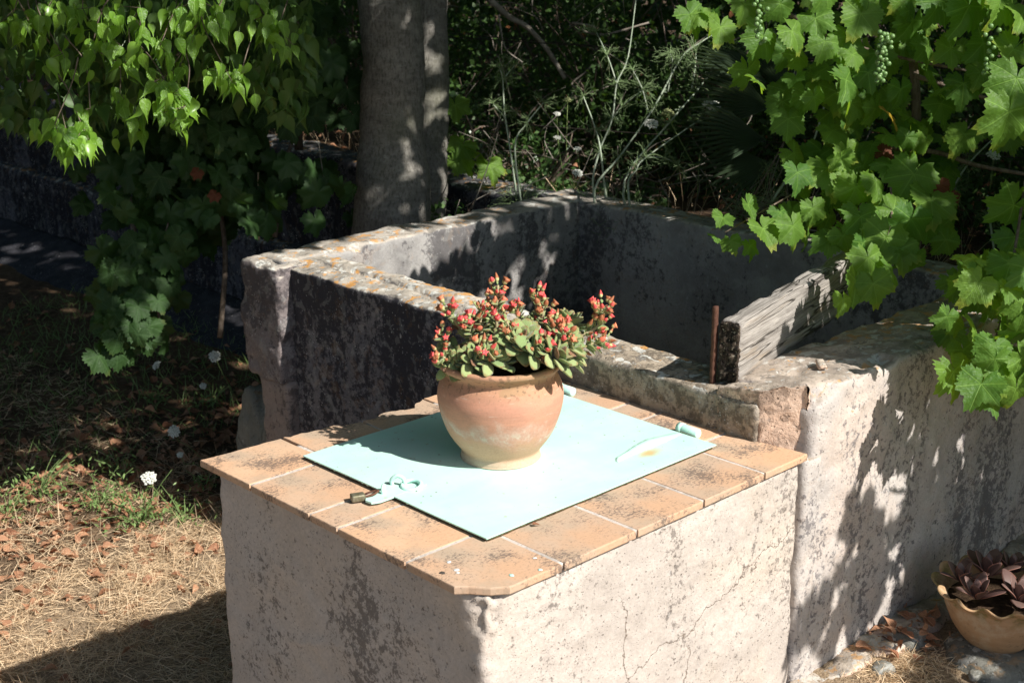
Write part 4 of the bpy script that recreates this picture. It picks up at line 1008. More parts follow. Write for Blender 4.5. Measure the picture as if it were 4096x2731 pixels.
for px, py, d, n in clusters:
    c = at(px, py - 25, d); src = at(px + R.uniform(-160, 160), py - R.uniform(180, 320), d + R.uniform(0, .15)); mid = (c + src) / 2 + Vector((R.uniform(-.03, .03), 0, .02))
    tw.tube(smooth_path([src, mid, c], 4), [.0022 - .0001 * k for k in range(9)], 5)
    for k in range(n):
        q = at(px + R.gauss(0, 36), py + R.gauss(-5, 30), d + R.gauss(0, .05))
        leaf_obj(tree, q, R.uniform(.036, .058), R.choice(TL), jit=.42); nleaf += 1
        if k % 3 == 0: tw.tube([c, q], .0009, 4)
tw.build('twigs', tree, M['twig'])['kind'] = 'stuff'
# deeper branch leaves behind them: joined mass
def mass(name, root, P, size, mat, fn=None, mode='leaf', nrm=None, up=-.6, jit=.7, rnd=None):
    N = len(P); Y = unit(rng.normal(size=(N, 3)) * jit + np.array([0, 0, up])); Z = unit(rng.normal(size=(N, 3)) * jit + (np.array(nrm) if nrm is not None else np.array([0, -.4, .7])))
    tV, tF = (CV, CF) if fn is None else fn
    return tag(scatter(name, tV, tF, P, frames(Y, Z), size * rng.uniform(.7, 1.25, N), root, mat, rnd), kind='stuff')
def lobes_fan():
    V, F, U = grape_leaf(3); V = np.array(V); tri = []
    for f in F: tri += [f] if len(f) == 3 else [(f[0], f[1], f[2]), (f[0], f[2], f[3])]
    return V, np.array(tri)
GFV = lobes_fan()
P = []
while len(P) < 900:
    px, py = R.uniform(-50, 1250), R.uniform(-60, 520)
    if py > 470 - .10 * px + 110 * math.sin(px / 150): continue
    P.append(at(px, py, R.uniform(4.05, 4.7)))
P = np.array([list(p) for p in P]); V_, F_, U_ = tree_leaf(2)
trif = []
for f in F_: trif += [f] if len(f) == 3 else [(f[0], f[1], f[2]), (f[0], f[2], f[3])]
mass('inner_foliage', tree, P, .062, M['canopy'], (np.array(V_), np.array(trif)), nrm=(0, -.5, .5), up=-1., jit=.5)  # darker canopy green paints in the shade behind the lit clusters

P = []
for px, py, d, n in clusters:
    for k in range(int(n * .8)): P.append(list(at(px + R.gauss(0, 50), py + R.gauss(-12, 36), d + R.gauss(.05, .08))))
mass('outer_foliage', tree, np.array(P), .047, M['treeleaf'], (np.array(V_), np.array(trif)), nrm=(.2, -.7, .6), up=-1.1, jit=.42)
# shading crowns, all above the picture
def canopy_points(n, fq, zlo, zhi, dom):
    out = []; tot = 0
    while tot < n:
        m = 40000; q = np.stack([rng.uniform(dom[0], dom[1], m), rng.uniform(dom[2], dom[3], m)], 1); z = rng.uniform(zlo, zhi, m)
        k = rng.random(m) < fq(q[:, 0], q[:, 1]); q = q[k]; z = z[k]
        P = np.stack([q[:, 0] + .2 * z, q[:, 1] - 1.06 * z, z], 1); out.append(P); tot += len(P)
    return np.concatenate(out)[:n]
def sm(x, a, b): t = np.clip((x - a) / (b - a), 0, 1); return t * t * (3 - 2 * t)
def dens(x, y):
    wob = .12 * np.sin(3.1 * y + 1) + .06 * np.sin(9 * y)
    sh_ = .13 * sm(y, 1.3, 1.5) * (1 - sm(y, 2.0, 2.2)); right = sm(x, 1.30 + wob * .5 + sh_, 1.62 + wob + sh_)
    back_l = sm(y, 1.76 + .10 * np.sin(5 * x) + .07 * np.sin(13 * x), 2.75) * (x < .80)
    back_m = sm(y, 2.02, 2.15) * (x >= .80)
    left = sm(-x, .9, 1.3) * (y > 1.5)
    d = np.maximum.reduce([right * (y > .45), back_l, back_m, left])
    # gap cut in the unseen crown so sun reaches the vine at the right
    vine = sm(x, 1.25, 1.4) * (1 - sm(x, 2.35, 2.6)) * sm(y, .45, .6) * (1 - sm(y, 1.62, 1.8)); d = d * (1 - .92 * vine)
    # gaps cut so sun reaches the hanging leaf clusters and the second trunk
    for qx, qy, r in QW: d = d * (1 - .90 * np.exp(-(((x - qx) ** 2 + (y - qy) ** 2) / r ** 2) ** 2))
    for qx, qy, r, a in ((2.42, 2.40, .50, .93), (2.7, 1.6, .3, .5), (2.6, 4.0, .4, .75), (2.45, 3.0, .3, .5), (3.5, 3.9, .6, .4), (3.1, 2.9, .5, .5), (.76, 2.15, .17, .9), (.45, 1.95, .2, .9), (1.08, 2.35, .13, .8), (.3, 2.4, .15, .7), (1.7, 1.98, .28, .55), (2.25, 2.0, .25, .6), (1.2, 2.1, .15, .5)): d = d * (1 - a * np.exp(-(((x - qx) ** 2 + (y - qy) ** 2) / r ** 2) ** 2))
    return np.clip(d, 0, 1)
QW = []
for px, py, d_, r_ in ((1750, 300, 5.42, .10), (1750, 200, 5.42, .07), (1690, 640, 5.3, .05)):
    c = at(px, py, d_); QW.append((c.x - .2 * c.z, c.y + 1.06 * c.z, r_))
for px, py, d_, n in clusters:
    c = at(px, py, d_); QW.append((c.x - .2 * c.z, c.y + 1.06 * c.z, .085 if n >= 9 else .05))
P = canopy_points(60000, dens, 1.75, 3.4, (-3.5, 7.5, .2, 9.5))
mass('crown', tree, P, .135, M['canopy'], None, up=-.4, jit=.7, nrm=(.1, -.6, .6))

# ------------------------------------------------------------------ grape vine, right
vine = thing('grape_vine', 'leafy sunlit grape vine with green bunches trained over the back of the tank', 'grape vine', at(3660, 1000, 4.2))
big = [(3440, 110, 3.7, .10), (3390, 260, 3.72, .085), (3560, 60, 3.75, .075), (3260, 120, 3.7, .085), (3380, 380, 3.65, .11), (3470, 330, 3.7, .075), (3120, 60, 3.8, .085), (2880, 150, 3.8, .08), (2790, 90, 3.85, .075), (3050, 200, 3.75, .10), (2990, 330, 3.8, .095),
       (3650, 130, 3.7, .09), (3760, 60, 3.6, .10), (3870, 90, 3.55, .115), (4000, 60, 3.5, .12), (3700, 230, 3.7, .08), (3800, 240, 3.65, .08), (3930, 220, 3.6, .085), (3600, 400, 3.7, .08), (3720, 380, 3.72, .08), (3850, 380, 3.7, .085), (3500, 480, 3.75, .085), (3220, 420, 3.8, .085), (3150, 520, 3.8, .085),
       (3330, 560, 3.8, .075), (3760, 460, 3.75, .085), (4060, 380, 3.3, .11), (4030, 520, 3.25, .12), (4050, 250, 3.5, .09), (3920, 330, 3.7, .07), (3640, 560, 3.85, .07), (3420, 640, 3.85, .07), (3280, 640, 3.9, .075), (2980, 60, 3.9, .08), (3300, 20, 3.7, .09), (3470, 10, 3.7, .08),
       (3620, 20, 3.7, .085), (3820, 20, 3.6, .08), (3940, 10, 3.5, .1), (4080, 120, 3.5, .1), (3190, 260, 3.8, .07), (3550, 210, 3.8, .07)]
low = [(3310, 730, 3.75, .105), (3420, 800, 3.7, .10), (3500, 770, 3.7, .085), (3200, 790, 3.8, .08), (3560, 700, 3.75, .08), (3570, 900, 3.65, .105), (3650, 760, 3.7, .12), (3720, 860, 3.7, .115), (3640, 930, 3.6, .10), (2990, 850, 3.7, .062), (2890, 900, 3.65, .055), (2920, 990, 3.62, .05), (3050, 960, 3.6, .085), (3170, 950, 3.6, .085),
       (3440, 920, 3.6, .10), (3370, 980, 3.6, .07), (3120, 880, 3.7, .06), (2860, 970, 3.66, .045), (3000, 1010, 3.62, .05), (3450, 700, 3.8, .07), (3250, 870, 3.7, .07)]
mid = [(3540, 1010, 3.5, .11), (3470, 1080, 3.4, .085), (3420, 1170, 3.35, .085), (3490, 1180, 3.35, .08), (3370, 1230, 3.3, .055), (3560, 1120, 3.4, .075), (3600, 1040, 3.5, .08), (3640, 1080, 3.5, .075), (3450, 1010, 3.5, .07)]
low2 = [(4050, 880, 3.3, .10), (4060, 1000, 3.3, .09), (3960, 1150, 3.2, .075), (4040, 1160, 3.15, .085), (3900, 1230, 3.2, .075), (4000, 1280, 3.15, .085), (3900, 1370, 3.15, .085), (3970, 1430, 3.1, .075), (4060, 1380, 3.1, .085), (3810, 1540, 3.15, .095), (3900, 1580, 3.15, .085),
        (4000, 1530, 3.1, .085), (4060, 1600, 3.1, .08), (3850, 1440, 3.2, .07), (4080, 1480, 3.1, .08), (3950, 1620, 3.15, .065), (3820, 1320, 3.2, .055), (4090, 1250, 3.1, .09), (3900, 1140, 3.25, .05)]
vl = 0
for L, jit in ((big, .33), (low, .33), (mid, .35), (low2, .35)):
    for px, py, d, s in L:
        leaf_obj(vine, at(px, py, d) + Vector((0, 0, s * .35)), s * .74, jit=jit * 1.5, n=SUN * .8 + camdir * .7 - Vector((0, 0, .25)), tip=(0, 0, -1)); vl += 1
for k in range(205):
    reg = R.choice((0, 0, 0, 1, 1, 2))
    if reg == 0: px, py, d = R.uniform(2750, 4130), R.uniform(-40, 560), R.uniform(3.85, 4.2)
    elif reg == 1: px, py, d = R.uniform(3150, 3800), R.uniform(500, 1000), R.uniform(3.85, 4.1)
    else: px, py, d = R.uniform(3780, 4130), R.uniform(1000, 1620), R.uniform(3.25, 3.45)
    if reg == 0 and (py > 90 + (px - 2750) * .9): continue
    leaf_obj(vine, at(px, py, d - (.25 if k % 3 == 0 else 0)), R.uniform(.036, .068), jit=.6); vl += 1
leaf_obj(vine, at(3550, 455, 3.7), .05, GLY[0])['label'] = 'yellowed leaf'; leaf_obj(vine, at(3980, 420, 3.6), .03, GLY[0])['label'] = 'small yellowed leaf'
for p in ((3760, 740, 3.7), (3800, 780, 3.72), (3530, 610, 3.8)): leaf_obj(vine, at(*p), .034, R.choice(GLD))['label'] = 'dry red-brown leaf'
for pts, r in (([(3650, 1050, 4.1), (3660, 700, 4.1), (3665, 400, 4.05), (3640, 100, 4.), (3640, -200, 4.)], .017), ([(3560, 590, 4.), (3750, 610, 3.95), (3900, 660, 3.9), (4120, 700, 3.8)], .008),
               ([(3160, 60, 3.9), (3350, 160, 3.85), (3600, 230, 3.85), (3900, 290, 3.8)], .006), ([(3650, 300, 3.9), (3900, 380, 3.85), (4120, 440, 3.7)], .007), ([(3400, 650, 3.85), (3200, 760, 3.8), (2900, 930, 3.7)], .003),
               ([(4120, 600, 3.4), (4060, 1000, 3.25), (4000, 1300, 3.2), (3900, 1560, 3.15)], .004), ([(3560, 700, 3.75), (3560, 900, 3.6), (3450, 1150, 3.4)], .0035)):
    pp = smooth_path([at(*p) for p in pts], 6); MB().tube(pp, [r * (1 - .4 * i / len(pp)) for i in range(len(pp))], 8).build('stem', vine, M['twig'])
gv, gf = lathe([(.001, -.5), (.3, -.42), (.46, -.2), (.5, 0), (.46, .2), (.3, .42), (.001, .5)], 10); gme = mesh('grape', gv, gf); gme.materials.append(M['grape'])
for cx, cy, d, nx, ny, rad in ((3530, 215, 3.5, 5, 10, 1), (3045, 70, 3.55, 4, 5, 1), (3955, 190, 3.4, 3, 4, 1)):
    b = bpy.data.objects.new('grape_bunch', None); COL.objects.link(b); b.parent = vine; b.location = at(cx, cy, d) - vine.location
    for k in range(nx * ny // 1):
        f = k / (nx * ny); w = .017 * (1 - .6 * f)
        place(gme, 'grape', b, Vector((R.gauss(0, w * .7), R.gauss(0, w * .7), .05 - .12 * f)), (0, 0, 1), (1, 0, 0), R.uniform(.0105, .0135))
# unseen vine leaves above and right of the frame, placed to shade the wall
def vdens(x, y):
    e = 1.17 + .09 * np.sin(9 * y + 2) + .10 * np.clip(y, 0, 1) - .10 * np.exp(-((y + .45) / .12) ** 2)
    d = sm(x, e - .03, e + .40) * (1 - sm(x, 3.2, 3.6)) * sm(y, -1.5, -1.1) * (1 - .55 * sm(-y, .45, .6) * (1 - sm(x, 1.5, 1.9)))
    return d
def off_frame(P, mx=90):
    d = P - np.array(CAM); z = d @ np.array(FW); u = 2048 + PXF * (d @ np.array(RI)) / z; v = 1365.5 - PXF * (d @ np.array(UP)) / z
    return (z < 0) | (u < -mx) | (u > 4096 + mx) | (v < -mx) | (v > 2731 + mx)
P = canopy_points(12000, vdens, .05, 1.7, (1.0, 3.6, -1.6, .62)); P = P[off_frame(P) & (P[:, 2] < 1.25 + .4 * (P[:, 0] > 2))][:1900]
mass('trellis_foliage', vine, P, .075, M['vine'], GFV, up=-.6, jit=.35, nrm=(.15, -.8, .7))
P = canopy_points(260, lambda x, y: (sm(x, 1.7, 2.2) * (1 - sm(x, 2.6, 2.9)) * (y > .45) * (y < 1.7)), 1.16, 1.6, (1.2, 3, .4, 1.8))
mass('trellis_foliage', vine, P, .085, M['vine'], GFV, up=-.5, jit=.5, nrm=(.1, -.7, .7))

# ------------------------------------------------------------------ dark vine, left
vine2 = thing('shaded_grape_vine', 'dark shaded grape vine hanging over the long retaining wall at left', 'grape vine', (1.9, 3.6, -.8))
for k in range(210):
    f = R.random()
    if f < .5: px, py, d = R.gauss(760, 200), R.gauss(600, 150), R.uniform(4.6, 5.4)
    elif f < .62: px, py, d = R.gauss(590, 65), R.gauss(1090, 110), R.uniform(4.5, 4.9)
    elif f < .78: px, py, d = R.gauss(490, 60), R.gauss(1310, 60), R.uniform(4.4, 4.6)
    else: px, py, d = R.uniform(1050, 1440), R.uniform(-20, 480), R.uniform(5.1, 5.6)
    if py > 900 and px > 860: continue
    if 1000 < px < 1440 and py > 520: continue
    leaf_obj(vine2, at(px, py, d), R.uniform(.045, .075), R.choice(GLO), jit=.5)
for p in ((790, 690, 4.6), (860, 780, 4.6)): leaf_obj(vine2, at(*p), .028, R.choice(GLD))
for px, py in ((1820, 420), (1850, 580), (1905, 610), (1960, 660), (1840, 640)):
    leaf_obj(vine2, at(px, py, 5.5), .075, jit=.3)
for pts, r in (([(1160, 560, 5.3), (1250, 440, 5.3), (1330, 400, 5.3), (1400, 300, 5.3)], .012), ([(880, 1350, 4.9), (900, 1000, 5.), (850, 700, 5.), (760, 400, 5.)], .010), ([(1100, 950, 5.2), (1120, 720, 5.2), (1170, 560, 5.3)], .010), ([(1195, 600, 5.8), (1190, 200, 5.8), (1180, -50, 5.8)], .018),
               ([(640, 1300, 4.7), (620, 1100, 4.7), (700, 800, 4.8)], .004)):
    pp = smooth_path([at(*p) for p in pts], 6); MB().tube(pp, [r * (1 - .3 * i / len(pp)) for i in range(len(pp))], 8).build('stem', vine2, M['twig'])

P = []
while len(P) < 620:
    px, py, d = R.gauss(800, 270), R.gauss(560, 230), R.uniform(4.7, 5.6)
    if (px > 1040 and py > 380 and py < 640) or (px > 900 and py > 900) or px > 1420 or (px < 380 and py > 420) or py > 1000 or (px<560 and py>760): continue
    P.append(list(at(px, py, d)))
for k in range(60):
    px, py = R.gauss(590, 70), R.gauss(1090, 120)
    if py < 1420: P.append(list(at(px, py, R.uniform(4.6, 4.95))))
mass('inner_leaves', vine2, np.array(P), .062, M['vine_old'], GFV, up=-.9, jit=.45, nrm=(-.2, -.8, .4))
# ------------------------------------------------------------------ scrub on the terrace
def shrub(name, label, c, rx, ry, h, n, mat, size, seedtwig=10, group='scrub beyond the tank'):
    o = thing(name, label, 'shrub', c, group=group)
    V = rng.normal(size=(n, 3)); V = unit(V) * (rng.random((n, 1)) ** .45); V[:, 2] = np.abs(V[:, 2]); P = V * [rx, ry, h]
    keep = fbm(P + np.array(c), 4.2, 2) > -.25; P = P[keep] + np.array(c)
    mass('foliage', o, P, size, M[mat], None, up=.3, jit=.9, nrm=(0, -.3, .8))
    tb = MB()
    for k in range(seedtwig):
        a = R.uniform(0, 6.28); e = Vector(c) + Vector((math.cos(a) * rx * .9, math.sin(a) * ry * .9, h * R.uniform(.5, 1.))); m_ = (Vector(c) + e) / 2 + Vector((R.uniform(-.1, .1), R.uniform(-.1, .1), R.uniform(0, .12)))
        tb.tube(smooth_path([Vector(c), m_, e], 4), [.007 - .0006 * i for i in range(9)], 5)
    tb.build('branches', o, M['twig'])
    tb = MB()
    for k in range(seedtwig * 2):
        p = Vector(c) + Vector((R.gauss(0, rx * .6), R.gauss(0, ry * .6), h * R.uniform(.2, 1.05))); d = Vector((R.gauss(-.2, .6), R.gauss(0, .6), R.gauss(.3, .6))).normalized(); e = p + d * R.uniform(.08, .3); m_ = (p + e) / 2 + Vector((R.uniform(-.02, .02), R.uniform(-.02, .02), R.uniform(-.02, .03)))
        tb.tube(smooth_path([p, m_, e], 3), [.0028 - .0003 * i for i in range(7)], 4)
    tb.build('twigs', o, M['palewood'])['kind'] = 'stuff'; return o
sh = [((3.25, 2.75), 'dark evergreen bush close behind the mastic', .42, .40, .80), ((3.3, 2.0), 'dark twiggy bush directly behind the tall fennel', .42, .42, .82), ((3.5, 1.2), 'dark bush between palm and fennel', .42, .42, .8), ((3.3, .5), 'dark bush behind the lower vine leaves', .4, .45, .75), ((3.1, 3.5), 'dark bush just behind the second trunk', .35, .35, .7),
      ((3.9, 3.5), 'dense dark evergreen bush just right of the trunks', .55, .62, .95), ((4.1, 2.5), 'twiggy dark bush with rusty dead sprays behind the fennel', .6, .55, 1.0), ((4.4, 1.5), 'low dark bush behind the dwarf palm', .65, .6, 1.0), ((4.2, .4), 'dark bush behind the sunlit vine', .6, .6, 1.0),
      ((3.6, 4.9), 'shaded bush to the left behind the trunks', .6, .6, .9), ((3.6, 6.2), 'shaded bush above the retaining wall', .7, .7, .95), ((3.8, 7.6), 'farthest shaded bush along the retaining wall', .8, .8, 1.), ((5.4, 3.0), 'tall dark bush at the back between the others', .9, .9, 1.6), ((5.6, 1.2), 'tall dark bush at the back behind the palm', .9, .9, 1.5),
      ((5.2, 5.0), 'tall dark bush at the back behind the trunks', 1., 1., 1.5), ((5., -.5), 'dark bush at the back behind the vine stem', .8, .8, 1.1), ((5.2, 7.), 'tall dark bush at the back above the long wall', 1.1, 1.1, 1.2)]
for (x, y), lb, rx, ry, h in sh:
    o = shrub('scrub_bush', lb, (x, y, -.02), rx, ry, h, 5500, 'shrub', .030, 12)
# low mastic growing against the back rim
def mastic(c, label, n, r, h):
    return shrub('mastic_shrub', label, c, r, r, h, n, 'mastic', .030, 14, 'small mastic bushes by the rims')
for c_, n_, r_, h_, lb_ in (((2.46, 2.85, -.02), 1500, .24, .40, 'glossy mastic bush right of the trunks'), ((2.56, 2.42, -.02), 1100, .22, .26, 'low glossy mastic bush at the back corner of the tank'), ((2.55, 1.95, -.02), 700, .20, .15, 'mastic sprig in front of the tall fennel'),
                            ((2.5, 1.25, -.02), 600, .17, .16, 'mastic sprig growing over the rear rim'), ((1.93, 2.28, -.35), 1300, .22, .42, 'mastic bush outside the tank beside the second trunk'), ((1.45, 2.35, -.75), 900, .2, .45, 'dark mastic bush at the foot of the big trunk')):
    mastic(c_, lb_, n_, r_, h_)
# bare branches and dead sprays
for k, (pts, r, lb) in enumerate((([(1960, 0, 6.), (2040, 70, 6.), (2110, 110, 6.), (2190, 200, 6.), (2260, 315, 6.)], .013, 'pale bare branch arching down behind the trunks'),
                                  ([(2380, 110, 6.), (2340, 100, 6.), (2290, 95, 6.), (2400, 140, 6.2), (2600, 90, 6.3)], .006, 'thin bare twig high in the scrub'), ([(2300, 350, 6.1), (2290, 330, 6.1), (2360, 270, 6.1), (2390, 180, 6.2)], .005, 'thin curved dark twig in the scrub'),
                                  ([(1995, 60, 5.9), (2020, 190, 5.9), (2090, 250, 5.9)], .004, 'thin reddish twig beside the pale branch'))):
    o = thing('bare_branch', lb, 'branch', at(*pts[-1])); pp = smooth_path([at(*p) for p in pts], 5); MB().tube(pp, [r * (1 - .3 * i / len(pp)) for i in range(len(pp))], 7).build('branch', o, M['palewood'])
# far hedge closing the view
fh = thing('far_thicket', 'dark continuous thicket closing the view behind the bushes', 'thicket', (8, 4, 0))
N = 40000; P = np.stack([rng.uniform(6.4, 8.2, N), rng.uniform(-6, 14, N), rng.random(N) ** .8 * 2.2 - .05], 1); mass('foliage', fh, P, .13, M['shrub'], None, up=.2, jit=.9)
fh2 = thing('end_thicket', 'dark thicket past the end of the long retaining wall', 'thicket', (1, 10, -.8))
N = 26000; P = np.stack([rng.uniform(-12, 6, N), rng.uniform(8.4, 9.8, N), rng.random(N) ** .8 * 3.2 - .85], 1); mass('foliage', fh2, P, .14, M['shrub'], None, up=.2, jit=.9)

# dwarf palm fans
palm = thing('dwarf_palm', 'shaded dwarf palm with stiff fan leaves between fennel and vine', 'palm', (2.9, 1.0, 0))
def fan(c, n_dir, r, spread=150, nb=17, rot=0):
    V = []; F = []; up_ = Vector(rot if hasattr(rot, '__len__') else (0, 0, 1)); z = Vector(n_dir).normalized(); y = (up_ - z * up_.dot(z)).normalized(); x = y.cross(z)
    for k in range(nb):
        a = math.radians(-spread + 2 * spread * k / (nb - 1)) * .5 * 2 * .5 * 1.0; L = r * (1 - .12 * abs(k / (nb - 1) - .5) * 2) * R.uniform(.93, 1.05)
        d = y * math.cos(a) + x * math.sin(a); s = d.cross(z); b = len(V); w = .0065
        V += [c + s * .002, c - s * .002, c + d * L * .55 + s * w + z * .01, c + d * L * .55 + z * -.004, c + d * L * .55 - s * w + z * .01, c + d * L - z * .03]
        F += [[b, b + 2, b + 3], [b, b + 3, b + 1], [b + 1, b + 3, b + 4], [b + 2, b + 5, b + 3], [b + 3, b + 5, b + 4]]
    return MB().add(V, F)
for px, py, d, r, rt in ((3060, 330, 4.9, .30, (-.3, .6, .5)), (3080, 430, 4.8, .32, (-.5, .7, .1)), (3060, 560, 4.7, .30, (-.5, .6, -.1)), (3080, 650, 4.7, .28, (-.3, .6, -.5)), (3150, 380, 5., .30, (0, .2, 1))):
    fan(at(px, py, d), (-.3 + R.uniform(-.3, .3), -.5, .6 + R.uniform(-.3, .3)), r, 75, 13, rt).build('fan_leaf', palm, M['palm'], smooth=False)

# fennel
def fern_tuft(m, c, n=16, r=.05):
    for k in range(n):
        d = Vector((R.gauss(0, 1), R.gauss(0, 1), R.gauss(.2, .8))).normalized(); e = c + d * r * R.uniform(.4, 1.1); m.tube([c, (c + e) / 2 + Vector((0, 0, .008)), e], [.0012, .0009, .0006], 3, False)
        for j in range(3):
            q = c + (e - c) * R.uniform(.4, 1); d2 = (d + Vector((R.gauss(0, .7), R.gauss(0, .7), R.gauss(0, .7)))).normalized(); m.tube([q, q + d2 * r * .35], .0007, 3, False)
cx_ = lambda p: (1300 + p[0] * .6378, p[1] * .6378)
fen = [('tall pale fennel stalk forking high at left', 5.15, [[(1680, 1160), (1720, 950), (1800, 750), (1830, 525), (1900, 360), (1950, 0)], [(1830, 525), (1770, 350), (1700, 200)], [(1800, 750), (1860, 670), (2000, 560)]]),
       ('long pale fennel stalk slanting up to the right', 5.05, [[(1690, 1190), (1850, 980), (2060, 680), (2230, 370), (2352, 270), (2500, 180)], [(2150, 575), (2180, 400), (2165, 335)], [(2025, 700), (1990, 560), (1930, 440)]]),
       ('middle slanting fennel stalk of the right-hand clump', 5.0, [[(1880, 1130), (2160, 770), (2352, 545), (2500, 340)], [(2300, 560), (2325, 400), (2325, 330)]]),
       ('lowest fennel stalk leaning far to the right', 4.95, [[(1900, 1170), (1950, 1070), (2010, 990), (2352, 750)], [(2010, 990), (2130, 990), (2210, 1040)]]),
       ('short upright fennel stalk right of the trunks', 5.3, [[(1160, 930), (1125, 700), (1115, 500), (1095, 430)], [(1115, 500), (1190, 410)], [(1130, 740), (1050, 650)]]),
       ('short slanting fennel stalk between the trunks and the tall clump', 5.2, [[(1190, 930), (1270, 770), (1370, 645)]]),
       ('thin short fennel stalk left of the tall clump', 5.1, [[(1735, 1000), (1700, 820), (1620, 605)]])]
for lb, d, lines in fen:
    pts0 = [at(*cx_(p), d) for p in lines[0]]; base = Vector((pts0[0].x + .05, pts0[0].y, -.03)); o = thing('fennel', lb, 'fennel plant', base, 'fennel behind the tank')
    m = MB()
    for i, l in enumerate(lines):
        pp = [at(*cx_(p), d + (.0 if i == 0 else .02)) for p in l]
        if i == 0: pp = [base] + pp
        sp = smooth_path(pp, 4); n = len(sp); r0 = .0044 if i == 0 else .0028; m.tube(sp, [r0 * (1 - .55 * k / n) for k in range(n)], 7)
    m.build('stalk', o, M['fennel'])
    m = MB()
    for l in lines:
        for p in l[1:4]: fern_tuft(m, at(*cx_(p), d), 14, .065)
    fern_tuft(m, base + Vector((0, 0, .06)), 40, .11); lf = m.build('thread_leaves', o, M['fennel_leaf']); lf['kind'] = 'stuff'
# fennel stems among the vine on the right
for (lb, pts, r) in (('reddish dry stalk leaning up towards the vine', [(2985, 835, 4.6), (3070, 690, 4.6), (3150, 545, 4.6)], .004), ('pale fennel stalk crossing behind the vine leaves', [(3085, 810, 4.5), (3200, 640, 4.5), (3260, 550, 4.5), (3330, 300, 4.5)], .0045),
                     ('upright pale fennel stalk at the lower right behind the rim', [(3990, 1090, 4.2), (3960, 880, 4.2), (3950, 780, 4.2)], .004), ('long thin fennel stalk rising to the right edge', [(3800, 780, 4.4), (3870, 660, 4.4), (4000, 530, 4.4)], .0035)):
    o = thing('fennel', lb, 'fennel plant', at(*pts[0]), 'fennel behind the tank'); pp = smooth_path([at(*p) for p in pts], 4); m = MB().tube(pp, [r * (1 - .4 * k / len(pp)) for k in range(len(pp))], 6)
    m.build('stalk', o, M['fennel'] if 'pale' in lb or 'long' in lb else M['twig']); m = MB(); fern_tuft(m, at(*pts[1]), 14, .06); fern_tuft(m, at(*pts[0]), 20, .09); m.build('thread_leaves', o, M['fennel_leaf'])['kind'] = 'stuff'

# wild carrot
def umbel(c, r, axis, stem, lb, mat='umbel', seeds=False):
    o = thing('wild_carrot', lb, 'wildflower', stem[-1], 'wild carrot flowers'); m = MB()
    axis = Vector(axis).normalized(); a1 = axis.orthogonal().normalized(); a2 = axis.cross(a1); root = c - axis * r * .8
    fl = MB(); n = 34
    for k in range(n):
        f = math.sqrt((k + .5) / n); a = k * 2.39996; q = c + (a1 * math.cos(a) + a2 * math.sin(a)) * r * f + axis * r * ((.25 - .3 * f * f) if not seeds else (.5 - .9 * f * f))
        m.tube([root, q], .0005, 3, False)
        s = r * .17; rr = [Vector((R.gauss(0, 1), R.gauss(0, 1), R.gauss(0, 1))).normalized() for _ in range(4)]
        for w in range(3):
            nn = (axis + rr[w] * .5).normalized(); t1 = nn.orthogonal().normalized(); t1.rotate(Quaternion(nn, R.uniform(0, 6))); t2 = nn.cross(t1); cc = q + rr[w] * s * .5
            V = [cc + (t1 * math.cos(j * 1.2566) + t2 * math.sin(j * 1.2566)) * s * (.9 + .3 * (j % 2)) for j in range(5)] + [cc + nn * s * .35]
            fl.add(V, [[j, (j + 1) % 5, 5] for j in range(5)])
    m.tube([root] + smooth_path(stem, 4), .0013, 5); m.build('stem', o, M['stalk']); fl.build('flower_head', o, M[mat], smooth=False)
A_ = camdir
for c, r, ax, stem, lb in (((2846, 420, 4.9), .030, (-.2, -.3, .9), [(2845, 440, 4.9), (2830, 540, 4.9), (2800, 620, 4.9), (2790, 780, 4.9)], 'tall white umbel standing clear against the dark palm'),
                           ((2605, 495, 4.95), .024, (-.3, -.3, .8), [(2615, 510, 4.95), (2680, 620, 4.95), (2760, 740, 4.95)], 'white umbel crossed by the fennel stalks'),
                           ((2947, 585, 4.9), .018, (-.2, -.4, .8), [(2945, 600, 4.9), (2920, 780, 4.9)], 'small dim white umbel below the palm fans'),
                           ((2228, 455, 5.6), .014, (-.2, -.3, .9), [(2228, 470, 5.6), (2235, 600, 5.6)], 'small white umbel high in the scrub'), ((2230, 550, 5.5), .014, (-.2, -.3, .9), [(2230, 560, 5.5), (2250, 680, 5.5)], 'small white umbel in the middle of the scrub'),
                           ((2310, 595, 5.4), .014, (-.2, -.3, .9), [(2310, 605, 5.4), (2320, 700, 5.4)], 'small white umbel right of the mastic'), ((2310, 692, 5.1), .018, (-.3, -.4, .8), [(2305, 700, 5.1), (2290, 760, 5.1)], 'white umbel just above the rear rim'),
                           ((3975, 620, 4.3), .020, (-.3, -.4, .8), [(3975, 635, 4.3), (3960, 760, 4.3)], 'white umbel between vine leaves near the right edge')):
    umbel(at(*c), r, ax, [at(*p) for p in stem], lb)
umbel(at(2672, 450, 4.95), .024, (0, 0, 1), [at(*p) for p in [(2672, 470, 4.95), (2720, 560, 4.95), (2780, 670, 4.95)]], 'round greenish seed head closing over beside the fennel', 'seedhead', True)
umbel(at(2270, 398, 5.3), .016, (0, 0, 1), [at(*p) for p in [(2270, 410, 5.3), (2265, 620, 5.3)]], 'pale closed seed head on a thin stem in the scrub', 'seedhead', True)
def gz(x, y): return float(gh(np.array([x]), np.array([y]))[0])
